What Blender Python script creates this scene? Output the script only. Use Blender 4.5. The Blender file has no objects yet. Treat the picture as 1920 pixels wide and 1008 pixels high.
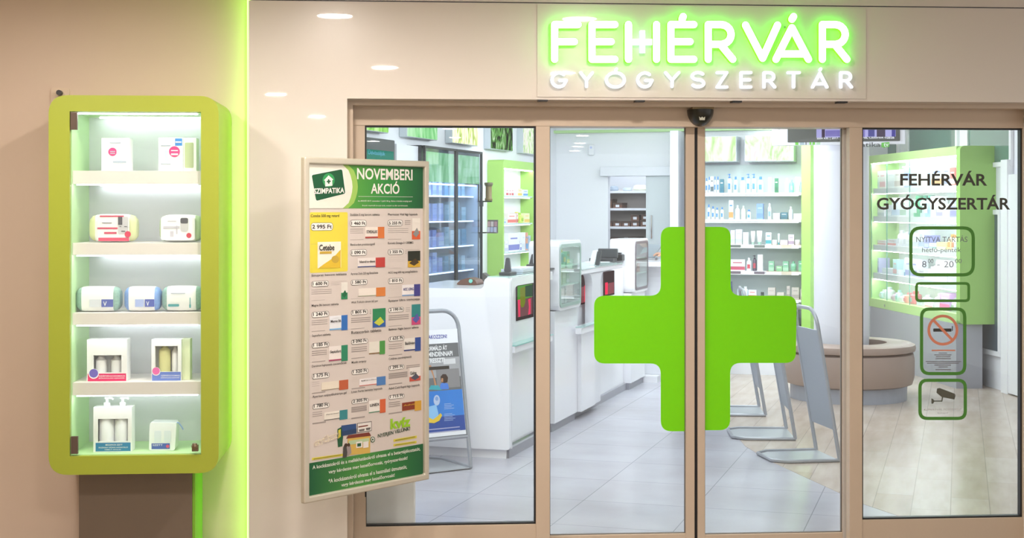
import bpy, bmesh, math, random
from mathutils import Vector, Matrix
from mathutils.geometry import tessellate_polygon

random.seed(7)
SC = bpy.context.scene
COL = SC.collection
PI = math.pi

# ---------------------------------------------------------------- camera, world, light, exposure
FPX, CX, HY, EYE = 2700.0, 960.0, 392.0, 1.65        # focal length in pixels, horizon row, eye height
cam_data = bpy.data.cameras.new('camera')
cam_data.sensor_width = 36.0
cam_data.lens = FPX / 1920.0 * 36.0
cam_data.shift_y = -(504.0 - HY) / 1920.0
cam_data.clip_start = 0.05
cam_data.clip_end = 200
cam = bpy.data.objects.new('camera', cam_data)
cam.location = (0, 0, EYE)
cam.rotation_euler = (PI / 2, 0, 0)
COL.objects.link(cam)
SC.camera = cam
SC.view_settings.view_transform = 'Standard'
SC.view_settings.look = 'None'
SC.view_settings.exposure = 0.0
SC.view_settings.gamma = 1.0
SC.view_settings.use_curve_mapping = False
world = bpy.data.worlds.new('world')
SC.world = world
world.use_nodes = True
bg = world.node_tree.nodes['Background']
bg.inputs[0].default_value = (1.0, 0.95, 0.90, 1)    # warm light of the wide mall hall behind the camera
bg.inputs[1].default_value = 1.1


class Frame:
    """upright coordinate frame: s to the right, t away from the camera, z up"""
    def __init__(self, ox, oy, ang):
        self.ox, self.oy, self.ang = ox, oy, ang
        self.c, self.s = math.cos(ang), math.sin(ang)
        self.cs, self.ct = self.inv(0, 0)

    def w(self, s, t, z=0.0):
        return Vector((self.ox + s * self.c - t * self.s, self.oy + s * self.s + t * self.c, z))

    def inv(self, x, y):
        x -= self.ox; y -= self.oy
        return (x * self.c + y * self.s, -x * self.s + y * self.c)

    def ray(self, px, py):
        dx, dz = (px - CX) / FPX, -(py - HY) / FPX
        return dx * self.c + self.s, -dx * self.s + self.c, dz

    def at_t(self, px, py, t):
        ds, dt, dz = self.ray(px, py)
        k = (t - self.ct) / dt
        return self.cs + k * ds, EYE + k * dz

    def at_s(self, px, py, s):
        ds, dt, dz = self.ray(px, py)
        k = (s - self.cs) / ds
        return self.ct + k * dt, EYE + k * dz

    def at_z(self, px, py, z=0.0):
        ds, dt, dz = self.ray(px, py)
        k = (z - EYE) / dz
        return self.cs + k * ds, self.ct + k * dt


F = Frame(0.0, 6.6, math.atan(0.075))          # shop front
I = Frame(-0.02, 9.52, math.atan(-0.311))      # pharmacy interior, turned against the front
P = Frame(-0.886, 6.10, math.atan2(0.56, 0.496))   # swung-out poster frame


def area(name, loc, size, power, color=(1, 1, 1), rot=(0, 0, 0), size_y=None, spread=None):
    d = bpy.data.lights.new(name, 'AREA')
    d.energy = power; d.color = color; d.size = size
    if size_y:
        d.shape = 'RECTANGLE'; d.size_y = size_y
    if spread: d.spread = spread
    o = bpy.data.objects.new(name, d)
    o.location = loc; o.rotation_euler = rot
    COL.objects.link(o)
    return o


COOL = (0.90, 0.95, 1.0)
for (s, t, pw) in ((0.7, -0.6, 8), (0.7, 1.6, 14), (0.7, 3.8, 32), (2.6, -0.2, 7), (2.7, 1.8, 24), (1.7, 5.0, 9)):
    area('ceiling_panel_light', I.w(s, t, 2.66), 1.1, pw, COOL, (0, 0, I.ang), 1.5)
# unseen fill lights, added to brighten walls and units, just inside the entrance and along the middle of the shop, aimed at the back and at the right
for (s, t, pw, tilt, turn) in ((-0.1, -2.1, 31, 66, 0.0), (1.0, -1.4, 20, 66, 0.0), (0.2, 2.6, 22, 64, 0.0), (1.0, 4.5, 30, 60, -1.4), (0.5, 1.3, 11, 74, 1.2)):
    area('added_fill_light', I.w(s, t, 2.5), 1.4, pw, COOL, (math.radians(tilt), 0, I.ang + turn), 0.25)


# ---------------------------------------------------------------- materials
def lin(c):
    if isinstance(c, str):
        c = c.lstrip('#'); c = tuple(int(c[i:i + 2], 16) / 255 for i in (0, 2, 4))
    return tuple(((v / 12.92) if v <= 0.04045 else ((v + 0.055) / 1.055) ** 2.4) for v in c)


_mats = {}


def mat(c, rough=0.5, metal=0.0, noise=0.03, scale=30.0, coat=0.0, spec=0.5, trans=0.0):
    key = (c, rough, metal, noise, scale, coat, spec, trans)
    if key in _mats: return _mats[key]
    m = bpy.data.materials.new('surface_' + str(len(_mats)))
    m.use_nodes = True
    nt = m.node_tree
    b = nt.nodes['Principled BSDF']
    r, g, bl = lin(c)
    tc = nt.nodes.new('ShaderNodeTexCoord')
    nz = nt.nodes.new('ShaderNodeTexNoise'); nz.inputs['Scale'].default_value = scale; nz.inputs['Detail'].default_value = 3
    nt.links.new(tc.outputs['Object'], nz.inputs['Vector'])
    mx = nt.nodes.new('ShaderNodeMix'); mx.data_type = 'RGBA'
    mx.inputs[6].default_value = (r * (1 - noise), g * (1 - noise), bl * (1 - noise), 1)
    mx.inputs[7].default_value = (min(1, r * (1 + noise)), min(1, g * (1 + noise)), min(1, bl * (1 + noise)), 1)
    nt.links.new(nz.outputs['Fac'], mx.inputs[0])
    nt.links.new(mx.outputs[2], b.inputs['Base Color'])
    b.inputs['Roughness'].default_value = rough
    b.inputs['Metallic'].default_value = metal
    b.inputs['Specular IOR Level'].default_value = spec
    b.inputs['Coat Weight'].default_value = coat
    b.inputs['Coat Roughness'].default_value = 0.02
    if trans:
        out = nt.nodes['Material Output']
        tr = nt.nodes.new('ShaderNodeBsdfTranslucent')
        nt.links.new(mx.outputs[2], tr.inputs['Color'])
        ms = nt.nodes.new('ShaderNodeMixShader'); ms.inputs[0].default_value = trans
        nt.links.new(b.outputs[0], ms.inputs[1]); nt.links.new(tr.outputs[0], ms.inputs[2])
        nt.links.new(ms.outputs[0], out.inputs[0])
    _mats[key] = m
    return m


def emit(c, strength):
    key = ('e', c, strength)
    if key in _mats: return _mats[key]
    m = bpy.data.materials.new('glow_' + str(len(_mats)))
    m.use_nodes = True
    nt = m.node_tree
    nt.nodes.remove(nt.nodes['Principled BSDF'])
    e = nt.nodes.new('ShaderNodeEmission')
    e.inputs[0].default_value = (*lin(c), 1); e.inputs[1].default_value = strength
    nt.links.new(e.outputs[0], nt.nodes['Material Output'].inputs[0])
    _mats[key] = m
    return m


def glass(tint=(0.97, 0.99, 0.98), refl=0.035, rough=0.0):
    key = ('g', tint, refl, rough)
    if key in _mats: return _mats[key]
    m = bpy.data.materials.new('clear_glass_' + str(len(_mats)))
    m.use_nodes = True
    nt = m.node_tree
    nt.nodes.remove(nt.nodes['Principled BSDF'])
    tr = nt.nodes.new('ShaderNodeBsdfTransparent'); tr.inputs[0].default_value = (*tint, 1)
    gl = nt.nodes.new('ShaderNodeBsdfGlossy'); gl.inputs['Roughness'].default_value = rough
    lw = nt.nodes.new('ShaderNodeLayerWeight'); lw.inputs[0].default_value = 0.5      # Schlick's curve, same from both faces
    pw = nt.nodes.new('ShaderNodeMath'); pw.operation = 'POWER'; pw.inputs[1].default_value = 5.0
    nt.links.new(lw.outputs['Facing'], pw.inputs[0])
    mt = nt.nodes.new('ShaderNodeMath'); mt.operation = 'MULTIPLY_ADD'
    mt.inputs[1].default_value = 1.0 - refl; mt.inputs[2].default_value = refl
    nt.links.new(pw.outputs[0], mt.inputs[0])
    ms = nt.nodes.new('ShaderNodeMixShader')
    nt.links.new(mt.outputs[0], ms.inputs[0])
    nt.links.new(tr.outputs[0], ms.inputs[1]); nt.links.new(gl.outputs[0], ms.inputs[2])
    nt.links.new(ms.outputs[0], nt.nodes['Material Output'].inputs[0])
    _mats[key] = m
    return m


def grass_picture(name, stops, strength, scale, seed):
    """back-lit print of grass: stretched noise through a colour ramp"""
    m = bpy.data.materials.new(name)
    m.use_nodes = True
    nt = m.node_tree
    nt.nodes.remove(nt.nodes['Principled BSDF'])
    tc = nt.nodes.new('ShaderNodeTexCoord')
    mp = nt.nodes.new('ShaderNodeMapping')
    mp.inputs['Location'].default_value = (seed * 3.1, seed * 1.7, seed)
    mp.inputs['Rotation'].default_value = (0.6 * math.cos(seed * 1.9), 0.6 * math.sin(seed * 2.3), 0.2)
    mp.inputs['Scale'].default_value = (scale * 1.5, scale * 1.5, scale * 0.6)
    nt.links.new(tc.outputs['Object'], mp.inputs[0])
    nz = nt.nodes.new('ShaderNodeTexNoise'); nz.inputs['Scale'].default_value = 1.0; nz.inputs['Detail'].default_value = 3.0
    nz.inputs['Distortion'].default_value = 1.8
    nt.links.new(mp.outputs[0], nz.inputs['Vector'])
    cr = nt.nodes.new('ShaderNodeValToRGB')
    el = cr.color_ramp.elements
    n = len(stops)
    for i, c in enumerate(stops):
        pos = 0.3 + 0.4 * i / (n - 1)
        e = el[i] if i < 2 else el.new(pos)
        e.position = pos; e.color = (*lin(c), 1)
    nt.links.new(nz.outputs['Fac'], cr.inputs[0])
    e = nt.nodes.new('ShaderNodeEmission'); e.inputs[1].default_value = strength
    nt.links.new(cr.outputs[0], e.inputs[0])
    nt.links.new(e.outputs[0], nt.nodes['Material Output'].inputs[0])
    return m


# ---------------------------------------------------------------- geometry helpers
_text_cache = {}


def text_mesh(txt, bold):
    key = (txt, bold)
    if key in _text_cache: return _text_cache[key]
    cu = bpy.data.curves.new('lettering', 'FONT')
    cu.body = txt; cu.offset = bold; cu.resolution_u = 3; cu.fill_mode = 'FRONT'
    o = bpy.data.objects.new('lettering', cu)
    COL.objects.link(o)
    dg = bpy.context.evaluated_depsgraph_get()
    dg.update()
    me = bpy.data.meshes.new_from_object(o.evaluated_get(dg))
    vs = [(v.co.x, v.co.y) for v in me.vertices]
    fs = [tuple(p.vertices) for p in me.polygons]
    bpy.data.objects.remove(o); bpy.data.curves.remove(cu); bpy.data.meshes.remove(me)
    xs = [v[0] for v in vs]; ys = [v[1] for v in vs]
    x0, x1, y0, y1 = min(xs), max(xs), min(ys), max(ys)
    vs = [((x - x0) / (x1 - x0), (y - y0) / (y1 - y0)) for x, y in vs]
    _text_cache[key] = (vs, fs)
    return vs, fs


def arc(cx, cy, r, a0, a1, n=6, ry=None):
    ry = r if ry is None else ry
    return [(cx + r * math.cos(math.radians(a0 + (a1 - a0) * i / n)),
             cy + ry * math.sin(math.radians(a0 + (a1 - a0) * i / n))) for i in range(n + 1)]


def rounded(pts, r, n=5):
    """polygon with every corner rounded (convex or concave); r may be a list"""
    out = []
    N = len(pts)
    for i, p in enumerate(pts):
        rr = r[i] if isinstance(r, (list, tuple)) else r
        p = Vector(p[:2]); a = Vector(pts[i - 1][:2]) - p; b = Vector(pts[(i + 1) % N][:2]) - p
        if rr <= 0:
            out.append((p.x, p.y)); continue
        la, lb = a.length, b.length
        a.normalize(); b.normalize()
        half = a.angle(b) / 2
        d = min(rr / math.tan(half), la * 0.499, lb * 0.499)
        p0, p1 = p + a * d, p + b * d
        for k in range(n + 1):
            u = k / n
            q = p0 * (1 - u) ** 2 + p * 2 * u * (1 - u) * 1.0 + p1 * u ** 2
            out.append((q.x, q.y))
    return out


def rrect(x0, z0, x1, z1, r, n=5):
    return rounded([(x0, z0), (x1, z0), (x1, z1), (x0, z1)], r, n)


def circle(cx, cz, r, n=20, ry=None):
    return arc(cx, cz, r, 0, 360 - 360 / n, n - 1, ry)


class MB:
    def __init__(self):
        self.v, self.f, self.m = [], [], []

    def add(self, vs, fs, mi=0):
        o = len(self.v)
        self.v += [tuple(v) for v in vs]
        self.f += [tuple(i + o for i in f) for f in fs]
        self.m += [mi] * len(fs)
        return self

    def box(self, x0, x1, y0, y1, z0, z1, mi=0):
        vs = [(x, y, z) for z in (z0, z1) for y in (y0, y1) for x in (x0, x1)]
        return self.add(vs, [(0, 2, 3, 1), (4, 5, 7, 6), (0, 1, 5, 4), (2, 6, 7, 3), (0, 4, 6, 2), (1, 3, 7, 5)], mi)

    def _prism(self, loops, fn, mi):
        flat = [p for l in loops for p in l]
        n = len(flat)
        vs = [fn(p, 0) for p in flat] + [fn(p, 1) for p in flat]
        tri = tessellate_polygon([[Vector((p[0], p[1], 0)) for p in l] for l in loops])
        fs = [tuple(t) for t in tri] + [tuple(i + n for i in reversed(t)) for t in tri]
        o = 0
        for l in loops:
            k = len(l)
            for i in range(k):
                a, b = o + i, o + (i + 1) % k
                fs.append((a, b, b + n, a + n))
            o += k
        return self.add(vs, fs, mi)

    def pt(self, loop, t0, t1, mi=0, holes=()):        # outline in (s, z), thick in t
        return self._prism([loop, *holes], lambda p, e: (p[0], (t0, t1)[e], p[1]), mi)

    def ps(self, loop, s0, s1, mi=0, holes=()):        # outline in (t, z), thick in s
        return self._prism([loop, *holes], lambda p, e: ((s0, s1)[e], p[0], p[1]), mi)

    def pz(self, loop, z0, z1, mi=0, holes=()):        # outline in (s, t), thick in z
        return self._prism([loop, *holes], lambda p, e: (p[0], p[1], (z0, z1)[e]), mi)

    def tube(self, pts, r, n=8, mi=0, closed=False):
        pts = [Vector(p) for p in pts]
        N = len(pts)
        vs, fs = [], []
        prev = None
        for i, p in enumerate(pts):
            a = pts[i - 1] if (i > 0 or closed) else p
            b = pts[(i + 1) % N] if (i < N - 1 or closed) else p
            d = (b - a).normalized()
            if prev is None:
                ref = Vector((0, 0, 1)) if abs(d.z) < 0.9 else Vector((1, 0, 0))
                u = d.cross(ref).normalized()
            else:
                u = (prev - d * prev.dot(d)).normalized()
            prev = u
            w = d.cross(u)
            rr = r[i] if isinstance(r, (list, tuple)) else r
            for k in range(n):
                an = 2 * PI * k / n
                vs.append(p + (u * math.cos(an) + w * math.sin(an)) * rr)
        M = N if closed else N - 1
        for i in range(M):
            for k in range(n):
                a, b = i * n + k, i * n + (k + 1) % n
                j = ((i + 1) % N) * n
                fs.append((a, b, j + (k + 1) % n, j + k))
        if not closed:
            fs.append(tuple(range(n))); fs.append(tuple((N - 1) * n + k for k in reversed(range(n))))
        return self.add(vs, fs, mi)

    def lathe(self, prof, cx, cy, n=16, mi=0, sy=1.0):
        vs, fs = [], []
        for r, z in prof:
            for k in range(n):
                an = 2 * PI * k / n
                vs.append((cx + r * math.cos(an), cy + r * sy * math.sin(an), z))
        for i in range(len(prof) - 1):
            for k in range(n):
                a, b = i * n + k, i * n + (k + 1) % n
                fs.append((a, b, b + n, a + n))
        fs.append(tuple(range(n))); fs.append(tuple((len(prof) - 1) * n + k for k in range(n)))
        return self.add(vs, fs, mi)

    def text(self, txt, s0, z0, s1, z1, t, mi=0, bold=0.0, slope=0.0):
        """flat lettering filling the box (s0,z0)-(s1,z1) on plane t"""
        vs, fs = text_mesh(txt, bold)
        return self.add([(s0 + x * (s1 - s0), t, z0 + y * (z1 - z0) + slope * x * (s1 - s0)) for x, y in vs], fs, mi)

    def text_s(self, txt, t0, z0, t1, z1, s, mi=0, bold=0.0):
        vs, fs = text_mesh(txt, bold)
        return self.add([(s, t0 + x * (t1 - t0), z0 + y * (z1 - z0)) for x, y in vs], fs, mi)

    def mesh(self, name, mats, o=(0, 0, 0), smooth=False, bevel=0.0):
        me = bpy.data.meshes.new(name)
        me.from_pydata([(x - o[0], y - o[1], z - o[2]) for x, y, z in self.v], [], self.f)
        for m in mats: me.materials.append(m)
        for i, p in enumerate(me.polygons): p.material_index = self.m[i]
        bm = bmesh.new(); bm.from_mesh(me)
        bmesh.ops.recalc_face_normals(bm, faces=bm.faces)
        if bevel:
            es = [e for e in bm.edges if len(e.link_faces) == 2 and e.calc_face_angle(0) > 0.6]
            bmesh.ops.bevel(bm, geom=es, offset=bevel, segments=3, profile=0.5, affect='EDGES', clamp_overlap=True)
        bm.to_mesh(me); bm.free()
        if smooth:
            me.polygons.foreach_set('use_smooth', [True] * len(me.polygons))
            me.set_sharp_from_angle(angle=0.7)
        me.update()
        return me


def aslist(m): return list(m) if isinstance(m, (list, tuple)) else [m]


class Thing:
    """a thing: an Empty at its base, parts are its children (given in frame coordinates)"""
    def __init__(self, name, label, cat, fr, o, group=None, kind=None):
        self.fr, self.o = fr, o
        e = bpy.data.objects.new(name, None)
        e.empty_display_size = 0.05
        e.location = fr.w(*o); e.rotation_euler = (0, 0, fr.ang)
        COL.objects.link(e)
        self.e = e
        e['label'] = label; e['category'] = cat
        if group: e['group'] = group
        if kind: e['kind'] = kind

    def part(self, name, mb, mats, parent=None, smooth=False, bevel=0.0, label=None, kind=None):
        ob = bpy.data.objects.new(name, mb.mesh(name, aslist(mats), self.o, smooth, bevel))
        ob.parent = parent or self.e
        COL.objects.link(ob)
        if label: ob['label'] = label
        if kind: ob['kind'] = kind
        return ob


def single(name, label, cat, fr, o, mb, mats, group=None, smooth=False, bevel=0.0, kind=None):
    """a thing that is one mesh"""
    ob = bpy.data.objects.new(name, mb.mesh(name, aslist(mats), o, smooth, bevel))
    ob.location = fr.w(*o); ob.rotation_euler = (0, 0, fr.ang)
    COL.objects.link(ob)
    ob['label'] = label; ob['category'] = cat
    if group: ob['group'] = group
    if kind: ob['kind'] = kind
    return ob


def structure(name, fr, mb, mats, label=None, parent=None, bevel=0.0, smooth=False):
    ob = bpy.data.objects.new(name, mb.mesh(name, aslist(mats), (0, 0, 0), smooth, bevel))
    if parent is None:
        ob.location = fr.w(0, 0, 0); ob.rotation_euler = (0, 0, fr.ang)
        ob['kind'] = 'structure'
    else:
        ob.parent = parent
    COL.objects.link(ob)
    if label: ob['label'] = label
    return ob


def copy_tree(o, parent=None):
    c = o.copy(); COL.objects.link(c)
    if parent: c.parent = parent
    for ch in list(o.children): copy_tree(ch, c)
    return c


ORD = ['first', 'second', 'third', 'fourth', 'fifth', 'sixth', 'seventh', 'eighth', 'ninth', 'tenth', 'eleventh', 'twelfth',
       'thirteenth', 'fourteenth', 'fifteenth', 'sixteenth', 'seventeenth', 'eighteenth', 'nineteenth', 'twentieth']
# ---------------------------------------------------------------- the setting: floors, ceilings, walls
def fz(px, py, t): return F.at_t(px, py, t)[1]
def fs(px, t): return F.at_t(px, HY, t)[0]

M_WALL = mat('#e6e0d8', 0.3, noise=0.012, scale=2.0, coat=1.0)       # glossy back-painted panels
M_TAN = mat('#decbb8', 0.6, noise=0.03, scale=3.0)
M_METAL = mat('#d0bfab', 0.38, metal=0.1, noise=0.03, scale=8.0)
M_WHITE = mat('#f0f0f4', 0.45, noise=0.01, scale=2.0)
M_GLOSSWHITE = mat('#f2f2f6', 0.18, noise=0.01, scale=2.0)
M_BLACK = mat('#17171a', 0.4)
M_DARK = mat('#3a3a3e', 0.45)
M_GREY = mat('#a3a4ab', 0.35, noise=0.03)
M_STEEL = mat('#b4b7bd', 0.32, metal=0.55, noise=0.03, scale=6)
M_CHROME = mat('#d0d0d0', 0.15, metal=1.0)
GLASS = glass()
GREEN_LED = '#a8ff5c'

ZTOP = 2.70
Z_HEAD = fz(1000, 186.5, 0.0)          # lower edge of the white header panel
Z_LINT = fz(1150, 237, 0.2)            # lower edge of the beige lintel
S_EDGE = fs(466, 0.0)
S_OPEN = fs(651, 0.0)
S_END = fs(1919, 0.2)
Z_SEAM = fz(900, 4, 0.0)
T_WL = 0.12


def tiles(name, cols, mortar, bw, rh, off, phase, rot, rough, noise_scale):
    m = bpy.data.materials.new(name)
    m.use_nodes = True
    nt = m.node_tree; b = nt.nodes['Principled BSDF']
    tc = nt.nodes.new('ShaderNodeTexCoord'); mp = nt.nodes.new('ShaderNodeMapping')
    mp.vector_type = 'POINT'
    mp.inputs['Location'].default_value = phase
    mp.inputs['Rotation'].default_value = (0, 0, rot)
    nt.links.new(tc.outputs['Object'], mp.inputs[0])
    br = nt.nodes.new('ShaderNodeTexBrick')
    br.offset = off; br.inputs['Scale'].default_value = 1.0
    br.inputs['Mortar Size'].default_value = 0.0028; br.inputs['Mortar Smooth'].default_value = 0.2
    br.inputs['Brick Width'].default_value = bw; br.inputs['Row Height'].default_value = rh
    br.inputs['Color1'].default_value = (*lin(cols[0]), 1); br.inputs['Color2'].default_value = (*lin(cols[1]), 1)
    br.inputs['Mortar'].default_value = (*lin(mortar), 1)
    nt.links.new(mp.outputs[0], br.inputs[0])
    nz = nt.nodes.new('ShaderNodeTexNoise'); nz.inputs['Scale'].default_value = noise_scale; nz.inputs['Detail'].default_value = 5
    mp2 = nt.nodes.new('ShaderNodeMapping'); mp2.inputs['Scale'].default_value = (1, 5, 1) if rot else (1, 1, 1)
    nt.links.new(mp.outputs[0], mp2.inputs[0]); nt.links.new(mp2.outputs[0], nz.inputs['Vector'])
    mx = nt.nodes.new('ShaderNodeMix'); mx.data_type = 'RGBA'; mx.blend_type = 'MULTIPLY'; mx.inputs[0].default_value = 1.0
    cr = nt.nodes.new('ShaderNodeValToRGB')
    cr.color_ramp.elements[0].position = 0.3; cr.color_ramp.elements[0].color = (0.82, 0.80, 0.78, 1)
    cr.color_ramp.elements[1].position = 0.65; cr.color_ramp.elements[1].color = (1, 1, 1, 1)
    nt.links.new(nz.outputs['Fac'], cr.inputs[0])
    nt.links.new(br.outputs['Color'], mx.inputs[6]); nt.links.new(cr.outputs[0], mx.inputs[7])
    nt.links.new(mx.outputs[2], b.inputs['Base Color'])
    b.inputs['Roughness'].default_value = rough
    return m


TILE = 0.636
a0, _ = I.at_z(1122, 916); _, b0 = I.at_z(1184, 943)
M_TILE = tiles('grey_floor_tile', ('#bdbdc7', '#c3c3cd'), '#94949e', TILE, TILE, 0.0,
               (-a0 + 8 * TILE, -b0 + 20 * TILE, 0), 0.0, 0.22, 1.5)
PL = 0.207
ap, _ = I.at_z(1785, 870)
M_PLANK = tiles('wood_look_plank', ('#cdc0b4', '#c2b2a4'), '#ab9f97', 0.93, PL, 0.41,
                (20.0, ap - PL * 0 + 40 * PL, 0), -PI / 2, 0.25, 2.2)

mb = MB(); mb.box(-7, 8, -14.5, 9.5, -0.05, 0.0)
structure('floor', I, mb, M_TILE)
mb = MB(); mb.box(-4.6, 5.5, -20, 0.2, 0.0, 0.002)
structure('floor_hall', F, mb, mat('#8a7866', 0.3, noise=.06, scale=3))
edge_px = [(1285, 668), (1330, 740), (1370, 803), (1397, 836), (1440, 862), (1509, 894), (1620, 945), (1720, 979), (1900, 1030)]
loop = [I.at_z(x, y) for x, y in edge_px] + [(6.8, I.at_z(1900, 1030)[1]), (6.8, 8.5), (I.at_z(1285, 668)[0], 8.5)]
mb = MB(); mb.pz(loop, 0.0, 0.0015)
structure('floor_planks', I, mb, M_PLANK)

mb = MB(); mb.box(-5, 5.5, -20, 0.25, ZTOP, ZTOP + 0.1)
structure('ceiling', F, mb, mat('#e6dccf', 0.6))
mb = MB(); mb.box(-3.2, 6.5, 0.25, 11.5, ZTOP, ZTOP + 0.1)
structure('ceiling_shop', F, mb, mat('#f2f2f4', 0.6))

mb = MB()
mb.pt([(S_EDGE, 0), (S_OPEN, 0), (S_OPEN, Z_HEAD), (3.6, Z_HEAD), (3.6, Z_SEAM - 0.003), (S_EDGE, Z_SEAM - 0.003)], 0.0, 0.10)
mb.box(S_EDGE, 3.6, 0.004, 0.10, Z_SEAM + 0.003, ZTOP)
mb.box(S_EDGE + 0.01, 3.6, 0.03, 0.10, Z_SEAM - 0.01, Z_SEAM + 0.01, 1)
wf = structure('wall_front', F, mb, [M_WALL, M_GREY])
for px in (1018, 1200, 1382, 1580):
    s = fs(px, 0)
    c = MB(); c.box(s - 0.022, s + 0.022, -0.006, 0.05, Z_HEAD - 0.008, Z_HEAD - 0.0005)
    structure('clip', F, c, M_BLACK, 'black panel clip', parent=wf)
mb = MB(); mb.box(-4.6, S_EDGE + 0.03, T_WL, T_WL + 0.13, 0, ZTOP)
structure('wall_left', F, mb, M_TAN)
mb = MB(); mb.box(S_END, 3.6, 0.10, 0.25, 0, Z_HEAD)
structure('wall_front_end', F, mb, M_WALL)
# far side of the mall hall
mb = MB(); mb.box(-4.7, -4.6, -11, T_WL, 0, ZTOP)
structure('wall_hall', F, mb, M_TAN)

# ---------------------------------------------------------------- aluminium shop front
mb = MB()
mb.pt([(S_OPEN, 0), (fs(663, 0.19), 0), (fs(663, 0.19), fz(800, 200, 0.19)), (S_END, fz(800, 200, 0.19)), (S_END, Z_HEAD),
       (S_OPEN, Z_HEAD)], 0.10, 0.20)
structure('trim_1', F, mb, M_METAL)                              # reveal lip round the opening
mb = MB()
sJ = fs(684, 0.2)
mb.box(fs(655, 0.2), S_END, 0.2, 0.36, Z_LINT, fz(800, 188, 0.2))
structure('trim_2', F, mb, M_METAL, bevel=0.002)                 # lintel with the sliding-door drive
mb = MB(); mb.box(fs(655, 0.2), sJ, 0.205, 0.27, 0, Z_LINT)
mb.box(fs(683, 0.2), fs(686, .2), 0.2045, 0.26, 0, fz(690, 950, .2) * 0 + 0.30, 1)
structure('trim_3', F, mb, [M_METAL, M_METAL])
for n, (xa, xb) in enumerate(((1005, 1031), (1593, 1617), (1918, 1962))):
    mb = MB(); mb.box(fs(xa, 0.2), fs(xb, 0.2), 0.2, 0.255, 0, Z_LINT)
    structure('trim_%d' % (4 + n), F, mb, M_METAL, bevel=0.002)


def fixed_window(name, xa, xb, yb):
    s0, s1 = fs(xa, 0.2), fs(xb, 0.2)
    zb = fz((xa + xb) / 2, yb, 0.2)
    g = MB(); g.box(s0 - 0.004, s1 + 0.004, 0.205, 0.255, 0.0, zb)
    w = structure(name, F, g, M_METAL, bevel=0.002)
    r = MB()
    q = 0.0075
    r.pt([(s0, zb), (s1, zb), (s1, Z_LINT), (s0, Z_LINT)], 0.212, 0.245, 0,
         [[(s0 + q, zb + q), (s1 - q, zb + q), (s1 - q, Z_LINT - q), (s0 + q, Z_LINT - q)]])
    structure('gasket', F, r, M_BLACK, 'thin black gasket round the pane', parent=w)
    p = MB(); p.box(s0 + 0.004, s1 - 0.004, 0.225, 0.231, zb + 0.004, Z_LINT - 0.004)
    structure('pane', F, p, GLASS, parent=w)
    return w


win1 = fixed_window('window_1', 684, 1005, 985)
win2 = fixed_window('window_2', 1617, 1918, 972)

TD = 0.275                                                       # door leaves run behind the posts
ZD = Z_LINT + 0.03
GREENV = mat('#90f000', 0.5, noise=0.02, scale=60, trans=0.30)


def leaf(name, xs0, xs1, pa, pb, yb, light_right):
    zb = fz((pa + pb) / 2, yb, TD)
    fr = MB()
    s0, s1, q0, q1 = fs(xs0, TD), fs(xs1, TD), fs(pa, TD), fs(pb, TD)
    fr.box(s0, q0, TD, TD + 0.045, 0.012, ZD)
    fr.box(q1, s1, TD, TD + 0.045, 0.012, ZD)
    fr.box(q0, q1, TD, TD + 0.045, 0.012, zb)
    fr.box(q0, q1, TD, TD + 0.045, ZD - 0.025, ZD)
    d = structure(name, F, fr, M_METAL, bevel=0.002)
    g = MB(); g.pt([(q0, zb), (q1, zb), (q1, ZD - .025), (q0, ZD - .025)], TD + 0.012, TD + 0.03, 0,
                   [[(q0 + .003, zb + .003), (q1 - .003, zb + .003), (q1 - .003, ZD - .026), (q0 + .003, ZD - .026)]])
    structure('gasket', F, g, mat('#6d6660', 0.5), 'thin dark gasket round the pane', parent=d)
    p = MB(); p.box(q0, q1, TD + 0.018, TD + 0.024, zb, ZD - 0.02)
    structure('pane', F, p, GLASS, parent=d)
    return d


d1 = leaf('door_1', 1018, 1302.5, 1031, 1286, 1002, False)
d2 = leaf('door_2', 1308, 1592, 1322, 1580, 1000, True)
rb = MB(); rb.box(fs(1302.5, TD) + .0005, fs(1305.2, TD), TD + 0.006, TD + 0.04, 0.015, ZD)
structure('rubber_seal', F, rb, M_BLACK, 'black rubber edge of the left sliding door', parent=d1)
rb = MB(); rb.box(fs(1305.4, TD), fs(1308, TD) - .0005, TD + 0.006, TD + 0.04, 0.015, ZD)
structure('rubber_seal', F, rb, M_BLACK, 'black rubber edge of the right sliding door', parent=d2)
# lighter inner profile of the right leaf
rb = MB(); rb.box(fs(1580.5, TD - .004), fs(1591.5, TD - .004), TD - 0.004, TD - 0.0005, 0.015, ZD - .035)
structure('profile_cover', F, rb, mat('#d9d6d2', 0.3, metal=0.3), 'pale silver strip along the stile', parent=d2)

TC = TD + 0.0165
cl = [(1286, 425), (1239, 425), (1239, 554), (1114, 554), (1114, 681), (1239, 681), (1239, 808), (1286, 808)]
cl = rounded(cl, [0, 20, 20, 20, 20, 20, 20, 0], 6)
mb = MB(); mb.pt([F.at_t(x, y, TC) for x, y in cl], TC, TC + 0.001)
structure('cross_decal', F, mb, GREENV, 'left half of the big bright green pharmacy cross', parent=d1)
cr = [(1322, 425), (1370, 425), (1370, 554), (1494, 554), (1492, 680), (1369, 680), (1369, 806), (1322, 806)]
cr = rounded(cr, [0, 20, 20, 20, 20, 20, 20, 0], 6)
mb = MB(); mb.pt([F.at_t(x, y, TC) for x, y in cr], TC, TC + 0.001)
structure('cross_decal', F, mb, GREENV, 'right half of the big bright green pharmacy cross', parent=d2)

# ---------------------------------------------------------------- stickers on the right pane
TS = 0.2235
M_LET = mat('#4a4a45', 0.6)
M_OUT = mat('#4c8f33', 0.5)
M_FAINT = mat('#8d9096', 0.6)


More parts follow.
